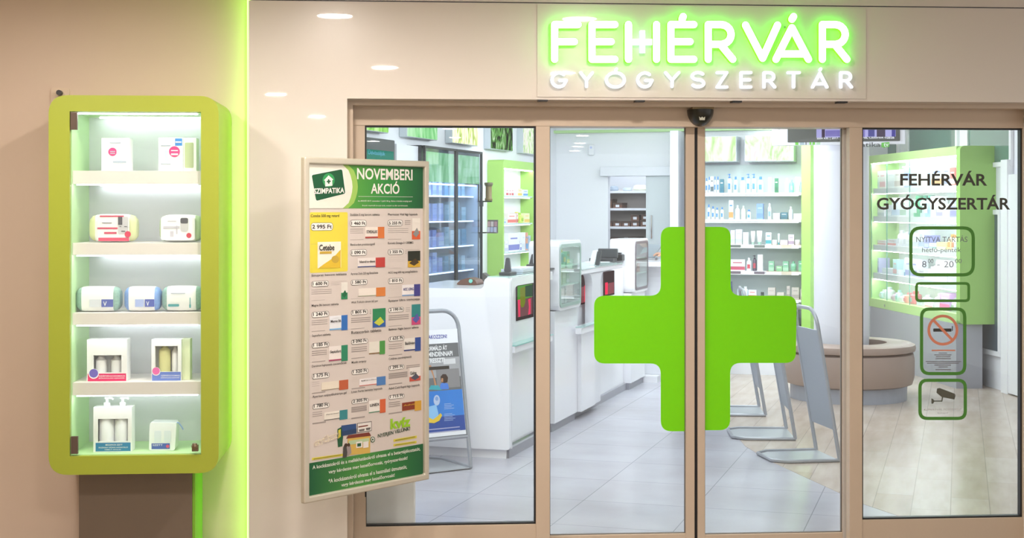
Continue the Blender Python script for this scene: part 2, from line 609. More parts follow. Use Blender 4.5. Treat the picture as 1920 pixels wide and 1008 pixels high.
def pxtext(mb, txt, x0, yb, x1, yt, fr, t, mi=0, bold=0.0):
    s0, z0 = fr.at_t(x0, yb, t); s1, z1 = fr.at_t(x1, yt, t)
    za = fr.at_t(x1, yb, t)[1]
    mb.text(txt, s0, (z0 + za) / 2, s1, z1 + (z0 - za) / 2, t, mi, bold)


mb = MB(); pxtext(mb, 'FEHÉRVÁR', 1688, 348, 1851, 320, F, TS, 0, 0.022)
structure('lettering', F, mb, M_LET, 'grey lettering FEHÉRVÁR', parent=win2)
mb = MB(); pxtext(mb, 'GYÓGYSZERTÁR', 1644, 393, 1894, 365, F, TS, 0, 0.022)
structure('lettering', F, mb, M_LET, 'grey lettering GYÓGYSZERTÁR', parent=win2)


def outline(x0, y0, x1, y1, w, r):
    m = MB()
    o = [F.at_t(x, y, TS) for x, y in rrect(x0, y0, x1, y1, r)]
    i = [F.at_t(x, y, TS) for x, y in rrect(x0 + w, y0 + w, x1 - w, y1 - w, max(1, r - w))]
    m.pt(o, TS, TS + 0.001, 0, [i])
    return m


def ptx(mb, pts, t, mi=0, th=0.0006):
    mb.pt([F.at_t(x, y, t) for x, y in pts], t, t + th, mi)


ob = structure('hours_sticker', F, outline(1705, 424, 1828, 518, 6, 22), M_OUT, 'green rounded frame with opening hours', parent=win2)
mb = MB()
pxtext(mb, 'NYITVA TARTÁS', 1718, 453.5, 1814, 441, F, TS)
pxtext(mb, 'hétfő-péntek', 1729, 475, 1802, 463, F, TS)
pxtext(mb, '8', 1729, 501, 1737, 489, F, TS); pxtext(mb, '00', 1740, 493, 1750, 485, F, TS)
pxtext(mb, '-', 1757, 497, 1762, 495.5, F, TS)
pxtext(mb, '20', 1770, 501, 1788, 489, F, TS); pxtext(mb, '00', 1791, 493, 1803, 485, F, TS)
structure('lettering', F, mb, mat('#7b7f86', 0.6), 'thin grey opening hours lettering', parent=win2)
structure('blank_sticker', F, outline(1716, 528.5, 1819, 566, 5, 9), M_OUT, 'small empty green rounded frame', parent=win2)
mb = outline(1725, 576, 1812, 703, 6, 18)
structure('smoking_sticker', F, mb, M_OUT, 'green rounded frame with no smoking sign', parent=win2)
mb = MB()
ptx(mb, rrect(1730.5, 581.5, 1806.5, 697.5, 13), TS + 0.0012)
structure('sticker_film', F, mb, glass((0.93, 0.94, 0.95), 0.03, 0.3), parent=win2)
mb = MB()
ptx(mb, rrect(1750, 615.5, 1784, 621.5, 1), TS + 0.0003, 1)
ptx(mb, [(1785, 611), (1786.5, 611), (1786.5, 620), (1785, 620)], TS + 0.0003, 1)
ring_o, ring_i = circle(1768, 618.5, 29, 32), circle(1768, 618.5, 24, 32)
mb.pt([F.at_t(x, y, TS - .0005) for x, y in ring_o], TS - .0005, TS, 0, [[F.at_t(x, y, TS - .0005) for x, y in ring_i]])
ptx(mb, [(1748.5, 601.5), (1752, 598), (1787.5, 635.5), (1784, 639)], TS - .0006, 0)
structure('no_smoking_sign', F, mb, [mat('#e08d70', 0.5), mat('#3c3c3a', 0.5)], 'orange crossed circle over a black cigarette', parent=win2)
mb = MB()
for k, (xa, xb, y) in enumerate(((1747, 1791, 656), (1760, 1776, 661.5), (1752, 1784, 665), (1755, 1782, 668.5), (1754, 1783, 672),
                                 (1736, 1802, 677.5), (1738, 1798, 680.5), (1752, 1783, 684), (1760, 1777, 687.5), (1754, 1783, 692.5))):
    ptx(mb, [(xa, y - .7), (xb, y - .7), (xb, y + .7 + (k == 0)), (xa, y + .7 + (k == 0))], TS, 0 if k else 1)
structure('small_print', F, mb, [mat('#77757a', 0.6), mat('#e08d70', 0.6)], parent=win2)
structure('camera_sticker', F, outline(1722, 709.5, 1813, 787, 6, 17), M_OUT, 'green rounded frame with surveillance camera sign', parent=win2)
mb = MB()
ptx(mb, rounded([(1757, 728), (1762, 727), (1791, 738), (1789, 748.5), (1766, 744), (1756, 736)], 1.5), TS)
ptx(mb, [(1792, 739), (1791, 744), (1789.5, 748.5), (1786.5, 748)], TS)
ptx(mb, [(1766, 744), (1768.5, 744.5), (1767, 752), (1765, 753)], TS)
ptx(mb, [(1751, 750.5), (1766, 750.5), (1766, 752.5), (1751, 752.5)], TS)
ptx(mb, [(1746.5, 746.5), (1749, 747.5), (1752, 750.5), (1752, 752.5), (1749.5, 756), (1748, 756.5), (1746.5, 756)], TS)
structure('camera_symbol', F, mb, mat('#5b5d52', 0.6), 'dark surveillance camera symbol', parent=win2)
mb = MB()
pxtext(mb, 'KAMERÁVAL MEGFIGYELT', 1733, 769, 1803, 764.5, F, TS); pxtext(mb, 'TERÜLET', 1757, 775.5, 1778, 772, F, TS)
structure('small_print', F, mb, mat('#b3b0ae', 0.6), 'faint grey lettering', parent=win2)

# ---------------------------------------------------------------- door sensor
s0, z0 = F.at_t(1288, 206, 0.2); s1, _ = F.at_t(1337, 206, 0.2); _, z1 = F.at_t(1312, 236.5, 0.16)
cx, a, h, dep = (s0 + s1) / 2, (s1 - s0) / 2, z0 - z1, 0.085
T = Thing('door_sensor', 'black half-round door sensor on the beige lintel above the doors', 'sensor', F, (cx, 0.2, z1))
mb = MB(); vs, fsx = [], []
NT, NP = 6, 20
for i in range(NT + 1):
    th = PI / 2 * i / NT * 0.96
    for k in range(NP + 1):
        ph = PI + PI * k / NP
        vs.append((cx + a * math.cos(th) ** 0.7 * math.cos(ph), 0.1995 - dep * math.sin(th), z0 + h * math.cos(th) ** 0.7 * math.sin(ph)))
for i in range(NT):
    for k in range(NP):
        q = i * (NP + 1) + k
        fsx.append((q, q + 1, q + NP + 2, q + NP + 1))
fsx.append(tuple(range(NP + 1)))
fsx.append(tuple(NT * (NP + 1) + k for k in range(NP + 1)))
fsx.append(tuple([i * (NP + 1) for i in range(NT + 1)] + [i * (NP + 1) + NP for i in reversed(range(NT + 1))]))
mb.add(vs, fsx)
T.part('housing', mb, mat('#24251f', 0.28), smooth=True)
mb = MB(); tq = 0.2 - dep - 0.004
q = lambda x, y: F.at_t(x, y, tq)
mb.pt([q(x, y) for x, y in ((1311.3, 218.5), (1314, 221), (1316.8, 218.6), (1319.6, 221), (1322.2, 218.5), (1321.5, 225), (1312.2, 225))], tq, tq + .006)
T.part('crown_mark', mb, mat('#c9cbbd', 0.4), label='small pale crown mark')
mb = MB(); mb.box(cx - a * 0.8, cx + a * 0.8, 0.12, 0.1998, z0, z0 + 0.008)
T.part('mounting_plate', mb, mat('#8c7b55', 0.5))

# ---------------------------------------------------------------- green light strip behind the panel edge
mb = MB(); mb.box(S_EDGE - 0.012, S_EDGE - 0.0005, 0.05, 0.085, 0.02, ZTOP - 0.02)
single('light_strip', 'vertical green light strip behind the white panel edge', 'light strip', F, (S_EDGE - 0.006, 0.07, 0.02), mb,
       emit(GREEN_LED, 6.0))

# wall socket
sx0, sz0 = F.at_t(97, 196, T_WL); sx1, sz1 = F.at_t(131, 165, T_WL)
T = Thing('wall_socket', 'cream wall socket peeking out above the green display cabinet', 'socket', F, ((sx0 + sx1) / 2, T_WL, sz0))
mb = MB(); mb.pt(rrect(sx0, sz0, sx1, sz1, 0.012), T_WL - 0.012, T_WL - .0003)
T.part('cover_plate', mb, mat('#e0cdb6', 0.4), bevel=0.003)
mb = MB(); mb.pt(circle((sx0 + sx1) / 2, (sz0 + sz1) / 2, 0.022, 20), T_WL - 0.018, T_WL - 0.0125)
T.part('outlet', mb, mat('#d8c5ae', 0.4))
mb = MB(); sxm, szm = F.at_t(112, 174, T_WL - .03); mb.pt(circle(sxm, szm, 0.012, 14), T_WL - 0.05, T_WL - 0.0185)
T.part('plug', mb, M_DARK)

# ---------------------------------------------------------------- downlights of the mall, the ones mirrored in the panels
def mirror(X, D):
    n = Vector((F.s, -F.c)); o = Vector((F.ox, F.oy)); p = Vector((X, D))
    return p - 2 * (p - o).dot(n) * n


spots = [(628, 30), (722, 126.5), (517, 177), (594, 218), (1086, 36), (1055, 137)]
DL = None
wh = ['nearest the left end of the white panels', 'second along the row facing the white panels', 'mirrored beside the green glow',
      'mirrored low beside the window frame', 'mirrored on the first sign letter', 'mirrored on the first letter of the lower line']
extra = [(-2.2, 7.85), (-2.2, 10.6), (-0.78, 18.3), (-0.8, 20.6), (1.04, 19.9), (1.12, 22.2), (1.15, 23.5), (1.16, 25.2), (-2.1, 21.7)]
for k in range(len(spots) + len(extra)):
    if k < len(spots):
        px, py = spots[k]
        D = (ZTOP - 0.004 - EYE) * FPX / (HY - py)
        X = (px - CX) / FPX * D
    else:
        X, D = extra[k - len(spots)]
    q = mirror(X, D)
    lab = 'round recessed ceiling downlight ' + (wh[k] if k < len(wh) else 'out in the mall hall')
    if DL is None:
        T = Thing('downlight', lab, 'ceiling light', Frame(q.x, q.y, 0), (0, 0, ZTOP - 0.004))
        m1 = MB(); m1.pz(circle(0, 0, 0.093, 24), ZTOP - 0.004, ZTOP - 0.001)
        T.part('lamp_disc', m1, emit('#fff2e6', 330.0))
        m2 = MB(); m2.pz(circle(0, 0, 0.11, 24), ZTOP - 0.006, ZTOP - .0005, 0, [circle(0, 0, 0.094, 24)])
        T.part('ring', m2, mat('#f0ece6', 0.4))
        DL = T.e
        e = DL
    else:
        e = copy_tree(DL); e.location = (q.x, q.y, ZTOP - 0.004); e['label'] = lab
    e['group'] = 'downlights in the mall ceiling'
# ---------------------------------------------------------------- the lit shop sign
T_SF = -0.045          # front of the letters
T_SB = -0.020          # back of the letters, held off the panel


def stroke(mb, pts, w, t0, t1, closed=False, mi=0):
    """rounded stroke along pixel points, width w pixels"""
    P2 = [F.at_t(x, y, t0) for x, y in pts]
    r = w / 2 * (F.at_t(1100, HY, t0)[0] - F.at_t(1000, HY, t0)[0]) / 100
    segs = list(zip(P2, P2[1:] + ([P2[0]] if closed else [])))
    if not closed: segs = segs[:len(P2) - 1]
    for (x0, z0), (x1, z1) in segs:
        an = math.degrees(math.atan2(z1 - z0, x1 - x0))
        mb.pt(arc(x1, z1, r, an - 90, an + 90, 6) + arc(x0, z0, r, an + 90, an + 270, 6), t0, t1, mi)


def bowl(x, y, r, a0, a1, ry=None, n=10): return arc(x, y, r, a0, a1, n, ry)


def R(x, dx):
    return [[(x, 111), (x, 46), (x + 24, 46)] + bowl(x + 24, 64.5, 19, -90, 90, 18.5) + [(x, 83)], [(x + 24, 84), (x + dx, 111)]]


big = [
    ('F', [[(1040, 111), (1040, 46), (1084, 46)], [(1040, 78), (1077, 78)]]),
    ('E', [[(1153, 46), (1110, 46), (1110, 111), (1153, 111)], [(1110, 78), (1146, 78)]]),
    ('H', [[(1178.5, 46), (1178.5, 111)], [(1231, 46), (1231, 111)]]),
    ('É', [[(1301, 46), (1258, 46), (1258, 111), (1301, 111)], [(1258, 78), (1294, 78)], [(1281, 31), (1279, 36)]]),
    ('R', R(1328, 46)),
    ('V', [[(1398, 47), (1430, 109), (1458, 47)]]),
    ('Á', [[(1455, 111), (1485, 52), (1516, 111)], [(1465, 101), (1506, 101)], [(1488, 31), (1485, 36)]]),
    ('R', R(1542, 46)),
]
sgn_s, sgn_z = F.at_t(1315, 178, 0)
T = Thing('shop_sign', 'lit shop sign FEHÉRVÁR GYÓGYSZERTÁR in white letters with green glow', 'sign', F, (sgn_s, 0.0, sgn_z))
xa, xb = fs(1007, 0), fs(1623, 0)
mb = MB(); mb.box(xa, xb, -0.006, -0.0005, Z_HEAD + 0.012, Z_SEAM - 0.008)
T.part('backing_panel', mb, mat('#e4ded6', 0.3, noise=0.01, scale=2, coat=1.0), label='clear glossy backing plate')
M_FACE = emit('#ffffff', 2.5)
M_HALO = emit('#50ff18', 4.8)
M_HALOW = emit('#eef2ff', 1.1)
for ch, strokes in big:
    b, f = MB(), MB()
    for st in strokes:
        stroke(b, st, 15, T_SF + 0.002, T_SB)
        stroke(f, st, 13.6, T_SF, T_SF + 0.003)
    body = T.part('letter', b, M_HALO, label='letter %s, green glowing sides' % ch)
    T.part('letter_face', f, M_FACE, body)
b, f = MB(), MB()
for m, t0, t1, e in ((b, T_SF + 0.0, T_SB, 0), (f, T_SF - .002, T_SF + 0.001, 0.7)):
    pl = [(1200 + e, 57), (1210 - e, 57), (1210 - e, 73), (1223 - e, 73), (1223 - e, 84), (1210 - e, 84), (1210 - e, 99), (1200 + e, 99),
          (1200 + e, 84), (1186 + e, 84), (1186 + e, 73), (1200 + e, 73)]
    m.pt([F.at_t(x, y, t0) for x, y in pl], t0, t1)
body = T.part('plus_sign', b, M_HALOW, label='white plus in place of the crossbar of H')
T.part('plus_face', f, M_FACE, body)


def G2(x, w): return [bowl(x + w / 2, 149.5, w / 2, -50, -310, 13, 16) + [(x + w, 150.5), (x + w * .55, 150.5)]]
def Y2(x, w): return [[(x, 136), (x + w / 2, 150), (x + w / 2, 162)], [(x + w, 136), (x + w / 2, 150)]]
def O2(x, w): return [bowl(x + w / 2, 149.5, w / 2, 0, 360, 13.5, 22)]
def S2(x, w): return [bowl(x + w / 2, 142.5, w / 2, -35, -260, 6.7, 9) + bowl(x + w / 2, 156, w / 2, -80, 150, 6.7, 9)]
def Z2(x, w): return [[(x, 136), (x + w, 136), (x, 163), (x + w, 163)]]
def E2(x, w): return [[(x + w, 136), (x, 136), (x, 163), (x + w, 163)], [(x, 149.5), (x + w * .9, 149.5)]]
def R2(x, w): return [[(x, 163), (x, 136), (x + w * .5, 136)] + bowl(x + w * .5, 143.5, w * .42, -90, 90, 7.5, 7) + [(x, 151)],
                      [(x + w * .5, 151), (x + w, 163)]]
def T2(x, w): return [[(x, 136), (x + w, 136)], [(x + w / 2, 136), (x + w / 2, 163)]]
def A2(x, w): return [[(x, 163), (x + w / 2, 137), (x + w, 163)], [(x + w * .22, 157), (x + w * .78, 157)], [(x + w * .56, 129), (x + w * .52, 131)]]


small = [('G', G2, 1035, 27), ('Y', Y2, 1089, 22), ('Ó', O2, 1137, 34), ('G', G2, 1196, 27), ('Y', Y2, 1248, 25), ('S', S2, 1298, 22),
         ('Z', Z2, 1345, 18), ('E', E2, 1390, 18), ('R', R2, 1433, 20), ('T', T2, 1478, 21), ('Á', A2, 1524, 27), ('R', R2, 1577, 20)]
for ch, fn, x, w in small:
    sts = fn(x, w)
    if ch == 'Ó': sts = sts + [[(x + w * .56, 129), (x + w * .52, 131)]]
    b, f = MB(), MB()
    for st in sts:
        stroke(b, st, 5.8, T_SF + 0.012, T_SB)
        stroke(f, st, 5.2, T_SF + 0.010, T_SF + 0.013)
    body = T.part('letter', b, M_HALOW, label='small white glowing letter %s' % ch)
    T.part('letter_face', f, M_FACE, body)
for px in (1040, 1112, 1179, 1260, 1330, 1430, 1470, 1544):
    for py in ((52, 105) if px != 1430 else (95, 105)):
        s_, z_ = F.at_t(px, py, 0); pm = MB(); pm.box(s_ - .004, s_ + .004, T_SB - .001, -0.006, z_ - .004, z_ + .004)
        T.part('stand_off_pin', pm, M_CHROME)
# ---------------------------------------------------------------- green wall display cabinet
TF = -0.35                                             # cabinet front
TBK = 0.012                                            # inner back panel
GRN = mat('#a0ad38', 0.38, noise=0.015, scale=4)
GRN_IN = mat('#c6e8b0', 0.45, noise=0.015, scale=4)
c = lambda x, y, t=TF: F.at_t(x, y, t)
s0, z1 = c(91, 178); s1, z0 = c(410, 886)
i0, zi1 = c(130.5, 208.5); i1, zi0 = c(377, 852)
T = Thing('display_cabinet', 'tall lime green illuminated display cabinet on a taupe pedestal left of the entrance', 'display cabinet', F,
          ((s0 + s1) / 2, -0.1, 0.0))
cabinet = T
mb = MB()
outer = rrect(s0, z0, s1, z1, 0.082, 8)
mb.pt(outer, TF, T_WL - 0.001, 0, [[(i0, zi0), (i1, zi0), (i1, zi1), (i0, zi1)]])
T.part('body', mb, GRN)
mb = MB()
w = 0.004
mb.box(i0, i0 + w, TF + 0.02, TBK, zi0, zi1); mb.box(i1 - w, i1, TF + 0.02, TBK, zi0, zi1)
mb.box(i0 + w, i1 - w, TF + 0.02, TBK, zi0, zi0 + w); mb.box(i0 + w, i1 - w, TF + 0.02, TBK, zi1 - w, zi1)
T.part('inner_lining', mb, GRN_IN, label='pale green inner sides')
mb = MB(); mb.box(i0, i1, TBK, TBK + 0.006, zi0, zi1)
T.part('back_panel', mb, mat('#e6e5ec', 0.4, noise=0.01), label='pale mint back panel')
TSH = TF + 0.035
shelf_z = []
M_SHELF = mat('#e9e1df', 0.5, noise=0.01)
led = emit('#f6fcff', 13.0)
for k, (ya, yb) in enumerate(((320, 345), (455, 478), (586, 608.5), (716, 740))):
    za, zb = c(255, ya, TSH)[1], c(255, yb, TSH)[1]
    mb = MB(); mb.box(i0 + w, i1 - w, TSH, TBK - 0.0005, zb, za)
    sh = T.part('shelf', mb, M_SHELF, bevel=0.001)
    mb = MB(); mb.box(i0 + 0.02, i1 - 0.02, TSH + 0.004, TSH + 0.02, zb - 0.005, zb - 0.0003)
    T.part('light_strip', mb, led, sh, label='thin white light strip under the shelf')
    mb = MB(); mb.box(i0 + 0.06, i1 - 0.01, TBK - 0.03, TBK - 0.02, zb - 0.004, zb - 0.0003)
    T.part('light_strip', mb, emit('#f6fcff', 10.0), sh)
    shelf_z.append(za)
shelf_z.append(zi0 + w)
mb = MB(); mb.box(i0 + 0.02, i1 - 0.02, TSH - 0.01, TSH + 0.012, zi1 - 0.010, zi1 - w - .0003)
T.part('light_strip', mb, led, label='white light strip at the top of the cabinet')
mb = MB(); mb.box(i0 + 0.06, i1 - 0.01, TBK - 0.05, TBK - 0.035, zi1 - 0.010, zi1 - w - .0003)
T.part('light_strip', mb, emit('#f6fcff', 10.0))
mb = MB(); mb.box(i0 + .002, i1 - .002, TF + 0.008, TF + 0.013, zi0 + .002, zi1 - .002)
door = T.part('glass_door', mb, glass((0.97, 1.0, 0.985), 0.035), label='clear glass door')
M_HINGE = mat('#6a5a50', 0.3, metal=0.4)
for (xa, ya, xb, yb) in ((131.5, 210, 144.5, 243), (132.5, 818, 145.5, 851)):
    a, b = c(xa, yb), c(xb, ya)
    mb = MB(); mb.box(a[0], b[0], TF + 0.002, TF + 0.018, a[1], b[1])
    T.part('hinge', mb, M_HINGE, door, label='brown metal glass hinge', bevel=0.001)
a, b = c(359.5, 846), c(371.5, 829)
mb = MB(); mb.box(a[0], b[0], TF + 0.001, TF + 0.02, a[1], b[1] - 0.012)
mb.lathe([(0.012, b[1] - .026), (0.014, b[1] - .014), (0.009, b[1] - .002)], (a[0] + b[0]) / 2, TF - 0.008, 12)
T.part('lock', mb, mat('#8a7a66', 0.25, metal=0.7), door, label='small metal lock', bevel=0.001)
TPD = -0.12
pa, pb = F.at_t(148, 886, TPD)[0], F.at_t(365.5, 886, TPD)[0]
mb = MB(); mb.box(pa, pb - .012, TPD, T_WL - .001, 0.0, z0 + 0.0)
T.part('pedestal', mb, mat('#857668', 0.5, noise=0.04, scale=6), label='taupe pedestal under the cabinet')
mb = MB(); mb.box(pb - .0115, pb, TPD + 0.003, T_WL - .001, 0.0, z0 - .001)
T.part('pedestal_side', mb, mat('#8fd23c', 0.4), label='bright green side of the pedestal')


# ---- goods in the cabinet
class Pack:
    """something standing on cabinet shelf k; px box gives its front face at depth t"""
    def __init__(self, name, label, cat, k, x0, x1, ytop, t=-0.24, group=None):
        ym = 392
        self.t = t
        self.s0, self.s1 = F.at_t(x0, ym, t)[0], F.at_t(x1, ym, t)[0]
        self.z0 = shelf_z[k] + 0.0005
        self.z1 = F.at_t((x0 + x1) / 2, ytop, t)[1]
        self.T = Thing(name, label, cat, F, ((self.s0 + self.s1) / 2, t + 0.03, self.z0), group)

    def uv(self, u, v): return self.s0 + u * (self.s1 - self.s0), self.z0 + v * (self.z1 - self.z0)

    def patch(self, name, rect, m, lift=0.001, r=0, parent=None, label=None, circ=False):
        (sa, za), (sb, zb) = self.uv(rect[0], rect[1]), self.uv(rect[2], rect[3])
        mb = MB()
        if circ: mb.pt(circle((sa + sb) / 2, (za + zb) / 2, (sb - sa) / 2, 22, (sb - sa) / 2), self.t - lift, self.t - lift + .0008)
        else: mb.pt(rrect(sa, za, sb, zb, r) if r else [(sa, za), (sb, za), (sb, zb), (sa, zb)], self.t - lift, self.t - lift + .0008)
        return self.T.part(name, mb, m, parent, label=label)

    def words(self, name, lines, m, lift, parent=None):
        mb = MB()
        for txt, u0, v0, u1, v1 in lines:
            (sa, za), (sb, zb) = self.uv(u0, v0), self.uv(u1, v1)
            mb.text(txt, sa, za, sb, zb, self.t - lift, 0, 0.01)
        return self.T.part(name, mb, m, parent)

    def bars(self, name, rects, m, lift, parent=None):
        for u0, v0, u1, v1 in rects:
            (sa, za), (sb, zb) = self.uv(u0, v0), self.uv(u1, v1)
            mb = MB(); mb.box(sa, sb, self.t - lift, self.t - lift + .0005, za, zb)
            self.T.part(name, mb, m, parent)


WB = mat('#f2f2f5', 0.5, noise=0.01)
PINK = mat('#e0327f', 0.5); PALEBLUE = mat('#cfe4f4', 0.5); PERI = mat('#6f86d6', 0.5); MAG = mat('#e0346f', 0.5)
INK = mat('#aab2c4', 0.5); OLIVE = mat('#b5bd96', 0.4); BLUEBAND = mat('#2f82b8', 0.5); LAV = mat('#7467c4', 0.5)
SKINP = mat('#c9c6cc', 0.5); HAIRP = mat('#55525a', 0.5)

# top shelf
p = Pack('carton', 'white carton with small pink round sticker, left on the top cabinet shelf', 'box', 0, 190, 242, 259)
mb = MB(); mb.box(p.s0, p.s1, p.t, p.t + .09, p.z0, p.z1); p.T.part('box', mb, WB, bevel=.001)
p.patch('sticker', (.25, .42, .56, .75), PINK, circ=True, label='pink round sticker')
p.patch('picture', (.06, .06, .24, .5), PALEBLUE, .0012); p.patch('picture', (.55, .25, .75, .62), mat('#d5ecf0', .5), .0012)
p.bars('print', [(.32, .52, .5, .55), (.32, .58, .5, .61), (.42, .25, .9, .31), (.3, .85, .7, .88)], INK, .0018)
p = Pack('carton', 'white carton with blue label, pink round emblem and olive window, right on the top shelf', 'box', 0, 297, 343, 258)
d = .09
mb = MB(); mb.box(p.s0, p.s1, p.t, p.t + d, p.z0, p.z1); mb.box(p.s1 + .0005, p.s1 + .056, p.t + .012, p.t + d, p.z0, p.z1); p.T.part('box', mb, WB, bevel=.001)
p.patch('blue_label', (.68, .76, .97, .98), mat('#3f86d2', .5)); p.patch('emblem', (.43, .37, .88, .8), PINK, .002, circ=True, label='pink round emblem')
p.bars('print', [(.52, .48, .8, .53), (.52, .6, .8, .63), (.7, .85, .94, .89)], WB, .003)
p.patch('window', (1.06, .1, 1.42, .86), OLIVE, -.0115, .006, label='olive window with bottle inside')
p.patch('picture', (.25, .3, .4, .62), mat('#c9d6f2', .5)); p.patch('picture', (.03, .3, .2, .45), mat('#d9e4f6', .5))
p.bars('print', [(.1, .2, .5, .23), (.1, .75, .5, .78)], INK, .0016)


def pouch(label, k, x0, x1, ytop, t, endcol, group, r=.35):
    p = Pack('cosmetic_bag', label, 'cosmetic bag', k, x0, x1, ytop, t, group)
    mb = MB()
    W, H = p.s1 - p.s0, p.z1 - p.z0
    # soft rounded body: superellipse sections along s
    vs, fs_ = [], []
    N, K = 14, 20
    for i in range(N + 1):
        u = -1 + 2 * i / N
        e = max(0.0, 1 - abs(u) ** 4) ** 0.5
        e = 0.62 + 0.38 * e
        for k2 in range(K):
            an = 2 * PI * k2 / K
            cx_, sx_ = math.cos(an), math.sin(an)
            f = lambda v, q: math.copysign(abs(v) ** q, v)
            vs.append(((p.s0 + p.s1) / 2 + u * W / 2 * (1 - 0.05 * (1 - e)), t + .05 + .05 * e * f(cx_, .55),
                       p.z0 + H / 2 * (1 + e * f(sx_, .55) * .999) + 0 * e))
    for i in range(N):
        for k2 in range(K):
            a = i * K + k2; b = i * K + (k2 + 1) % K
            fs_.append((a, b, b + K, a + K))
    fs_.append(tuple(range(K))); fs_.append(tuple(N * K + q for q in reversed(range(K))))
    mb.add(vs, fs_)
    for q in range(len(mb.f)):
        pass
    ms = [q for q in mb.m]
    for i in range(N):
        for k2 in range(K):
            ms[i * K + k2] = 1 if (i < 2 or i >= N - 2) else 0
    ms[-1] = ms[-2] = 1
    mb.m = ms
    p.T.part('bag', mb, [WB, endcol], smooth=True)
    return p


p = pouch('rounded beige edged cosmetic bag with red band and face picture, left on the second shelf', 1, 165, 255, 401, -.26,
          mat('#d3d6a8', .5), 'cosmetic bags with face pictures')
lb = p.patch('label', (.2, .04, .86, .96), mat('#f4eef0', .5), .004, .012)
p.bars('red_band', [(.2, .47, .62, .53), (.22, .05, .86, .17), (.34, .3, .6, .37), (.25, .9, .75, .95)], mat('#cf4a6a', .5), .0055)
p.patch('face_picture', (.63, .3, .84, .9), SKINP, .0055, .006); p.patch('face_picture', (.63, .62, .72, .9), HAIRP, .0065)
p.patch('badge', (.77, .18, .9, .4), mat('#d23a5c', .5), .0075, circ=True)
p.bars('print', [(.3, .68, .5, .7), (.66, .55, .7, .57), (.76, .55, .82, .57), (.7, .38, .78, .41)], HAIRP, .0075)
p = pouch('white cosmetic bag with a smiling face picture and red badge, right on the second shelf', 1, 297, 377, 402, -.26,
          mat('#b9c9a8', .5), 'cosmetic bags with face pictures')
p.patch('label', (.06, .08, .86, .92), mat('#f3f3f6', .5), .004, .014)
p.patch('face_picture', (.52, .38, .7, .78), SKINP, .0055, .012); p.patch('hair_picture', (.52, .68, .7, .88), HAIRP, .0062, .008)
p.patch('badge', (.66, .16, .78, .34), mat('#c83a52', .5), .007, circ=True)
p.bars('print', [(.12, .5, .5, .58), (.28, .2, .36, .4), (.22, .75, .42, .78), (.42, .3, .45, .6)], mat('#c9c5d2', .5), .0055)
STRIPE = mat('#8fb0a8', .5, noise=.35, scale=120)
for i, (x0, x1, yt, cols, lab) in enumerate((
        (140, 224, 537, ('#d5d8e4', '#5a66b4'), 'white soft cosmetic bag with two jar pictures, leftmost of three on the third shelf'),
        (231, 299, 537, ('#aab9ea', '#5563b6'), 'white soft cosmetic bag with blue jars, middle of three on the third shelf'),
        (301.5, 378, 536, ('#dfe9ea', '#58a0a8'), 'white soft cosmetic bag with teal brush picture, rightmost on the third shelf'))):
    p = pouch(lab, 2, x0, x1, yt, -.27 - .0 * i, STRIPE if i != 1 else mat('#7f9fdc', .5, noise=.3, scale=120), 'soft cosmetic bags on the third shelf')
    if i < 2:
        p.patch('jar_picture', (.33, .2, .57, .5), mat(cols[0], .5), .003); p.patch('jar_picture', (.6, .2, .86, .5), mat(cols[1], .5), .003)
        p.words('letter_print', [('V', .64, .24, .72, .42)], WB, .0045)
    else:
        p.patch('jar_picture', (.18, .2, .45, .3), mat(cols[1], .5), .003, .004); p.bars('brush_picture', [(.7, .15, .74, .28), (.71, .28, .73, .55)], mat(cols[1], .5), .0035)
        p.bars('print', [(.25, .7, .6, .73)], INK, .0035)


def gift(label, k, x0, x1, yt, band, badge, badge_u, side, win, inner, text_u):
    p = Pack('gift_box', label, 'box', k, x0, x1, yt, -.27, 'gift boxes with coloured bands')
    mb = MB()
    o = [p.uv(0, 0), p.uv(1, 0), p.uv(1, 1), p.uv(0, 1)]
    h = [p.uv(win[0], win[1]), p.uv(win[2], win[1]), p.uv(win[2], win[3]), p.uv(win[0], win[3])]
    mb.pt(o, p.t, p.t + .012, 0, [h]); mb.box(p.s0, p.s1, p.t + .06, p.t + .085, p.z0, p.z1)
    mb.box(p.s0, p.s0 + .002, p.t + .012, p.t + .06, p.z0, p.z1); mb.box(p.s1 - .002, p.s1, p.t + .012, p.t + .06, p.z0, p.z1)
    mb.box(p.s0 + .002, p.s1 - .002, p.t + .012, p.t + .06, p.z0, p.z0 + .002); mb.box(p.s0 + .002, p.s1 - .002, p.t + .012, p.t + .06, p.z1 - .002, p.z1)
    p.T.part('box', mb, WB)
    if side:
        mb = MB(); mb.box(p.s1 + .0005, p.s1 + .034, p.t + .02, p.t + .085, p.z0, p.z1); p.T.part('side_window', mb, mat('#dfe4c4', .5, noise=.1, scale=20))
    for u0, u1, v1, cm in inner:
        sa, za = p.uv(u0, win[1] - .03); sb, zb = p.uv(u1, v1)
        mb = MB(); r_ = (sb - sa) / 2
        mb.lathe([(r_ * .95, za), (r_, za + .005), (r_, zb - .02), (r_ * .6, zb - .012), (r_ * .5, zb)], (sa + sb) / 2, p.t + .036, 14, sy=min(1, .022 / r_))
        p.T.part('bottle', mb, cm, smooth=True)
    p.patch('band', (.02, .0, .98, band[1]), band[0], .0008)
    p.patch('badge', (badge_u[0] - .02, badge_u[1] - .02, badge_u[2] + .02, badge_u[3]), WB, .0014, circ=True); p.patch('badge', badge_u, badge, .0022, circ=True)
    p.words('lettering', [(t_, text_u, v0, .95, v1) for t_, v0, v1 in text_rows], WB, .0018)
    return p


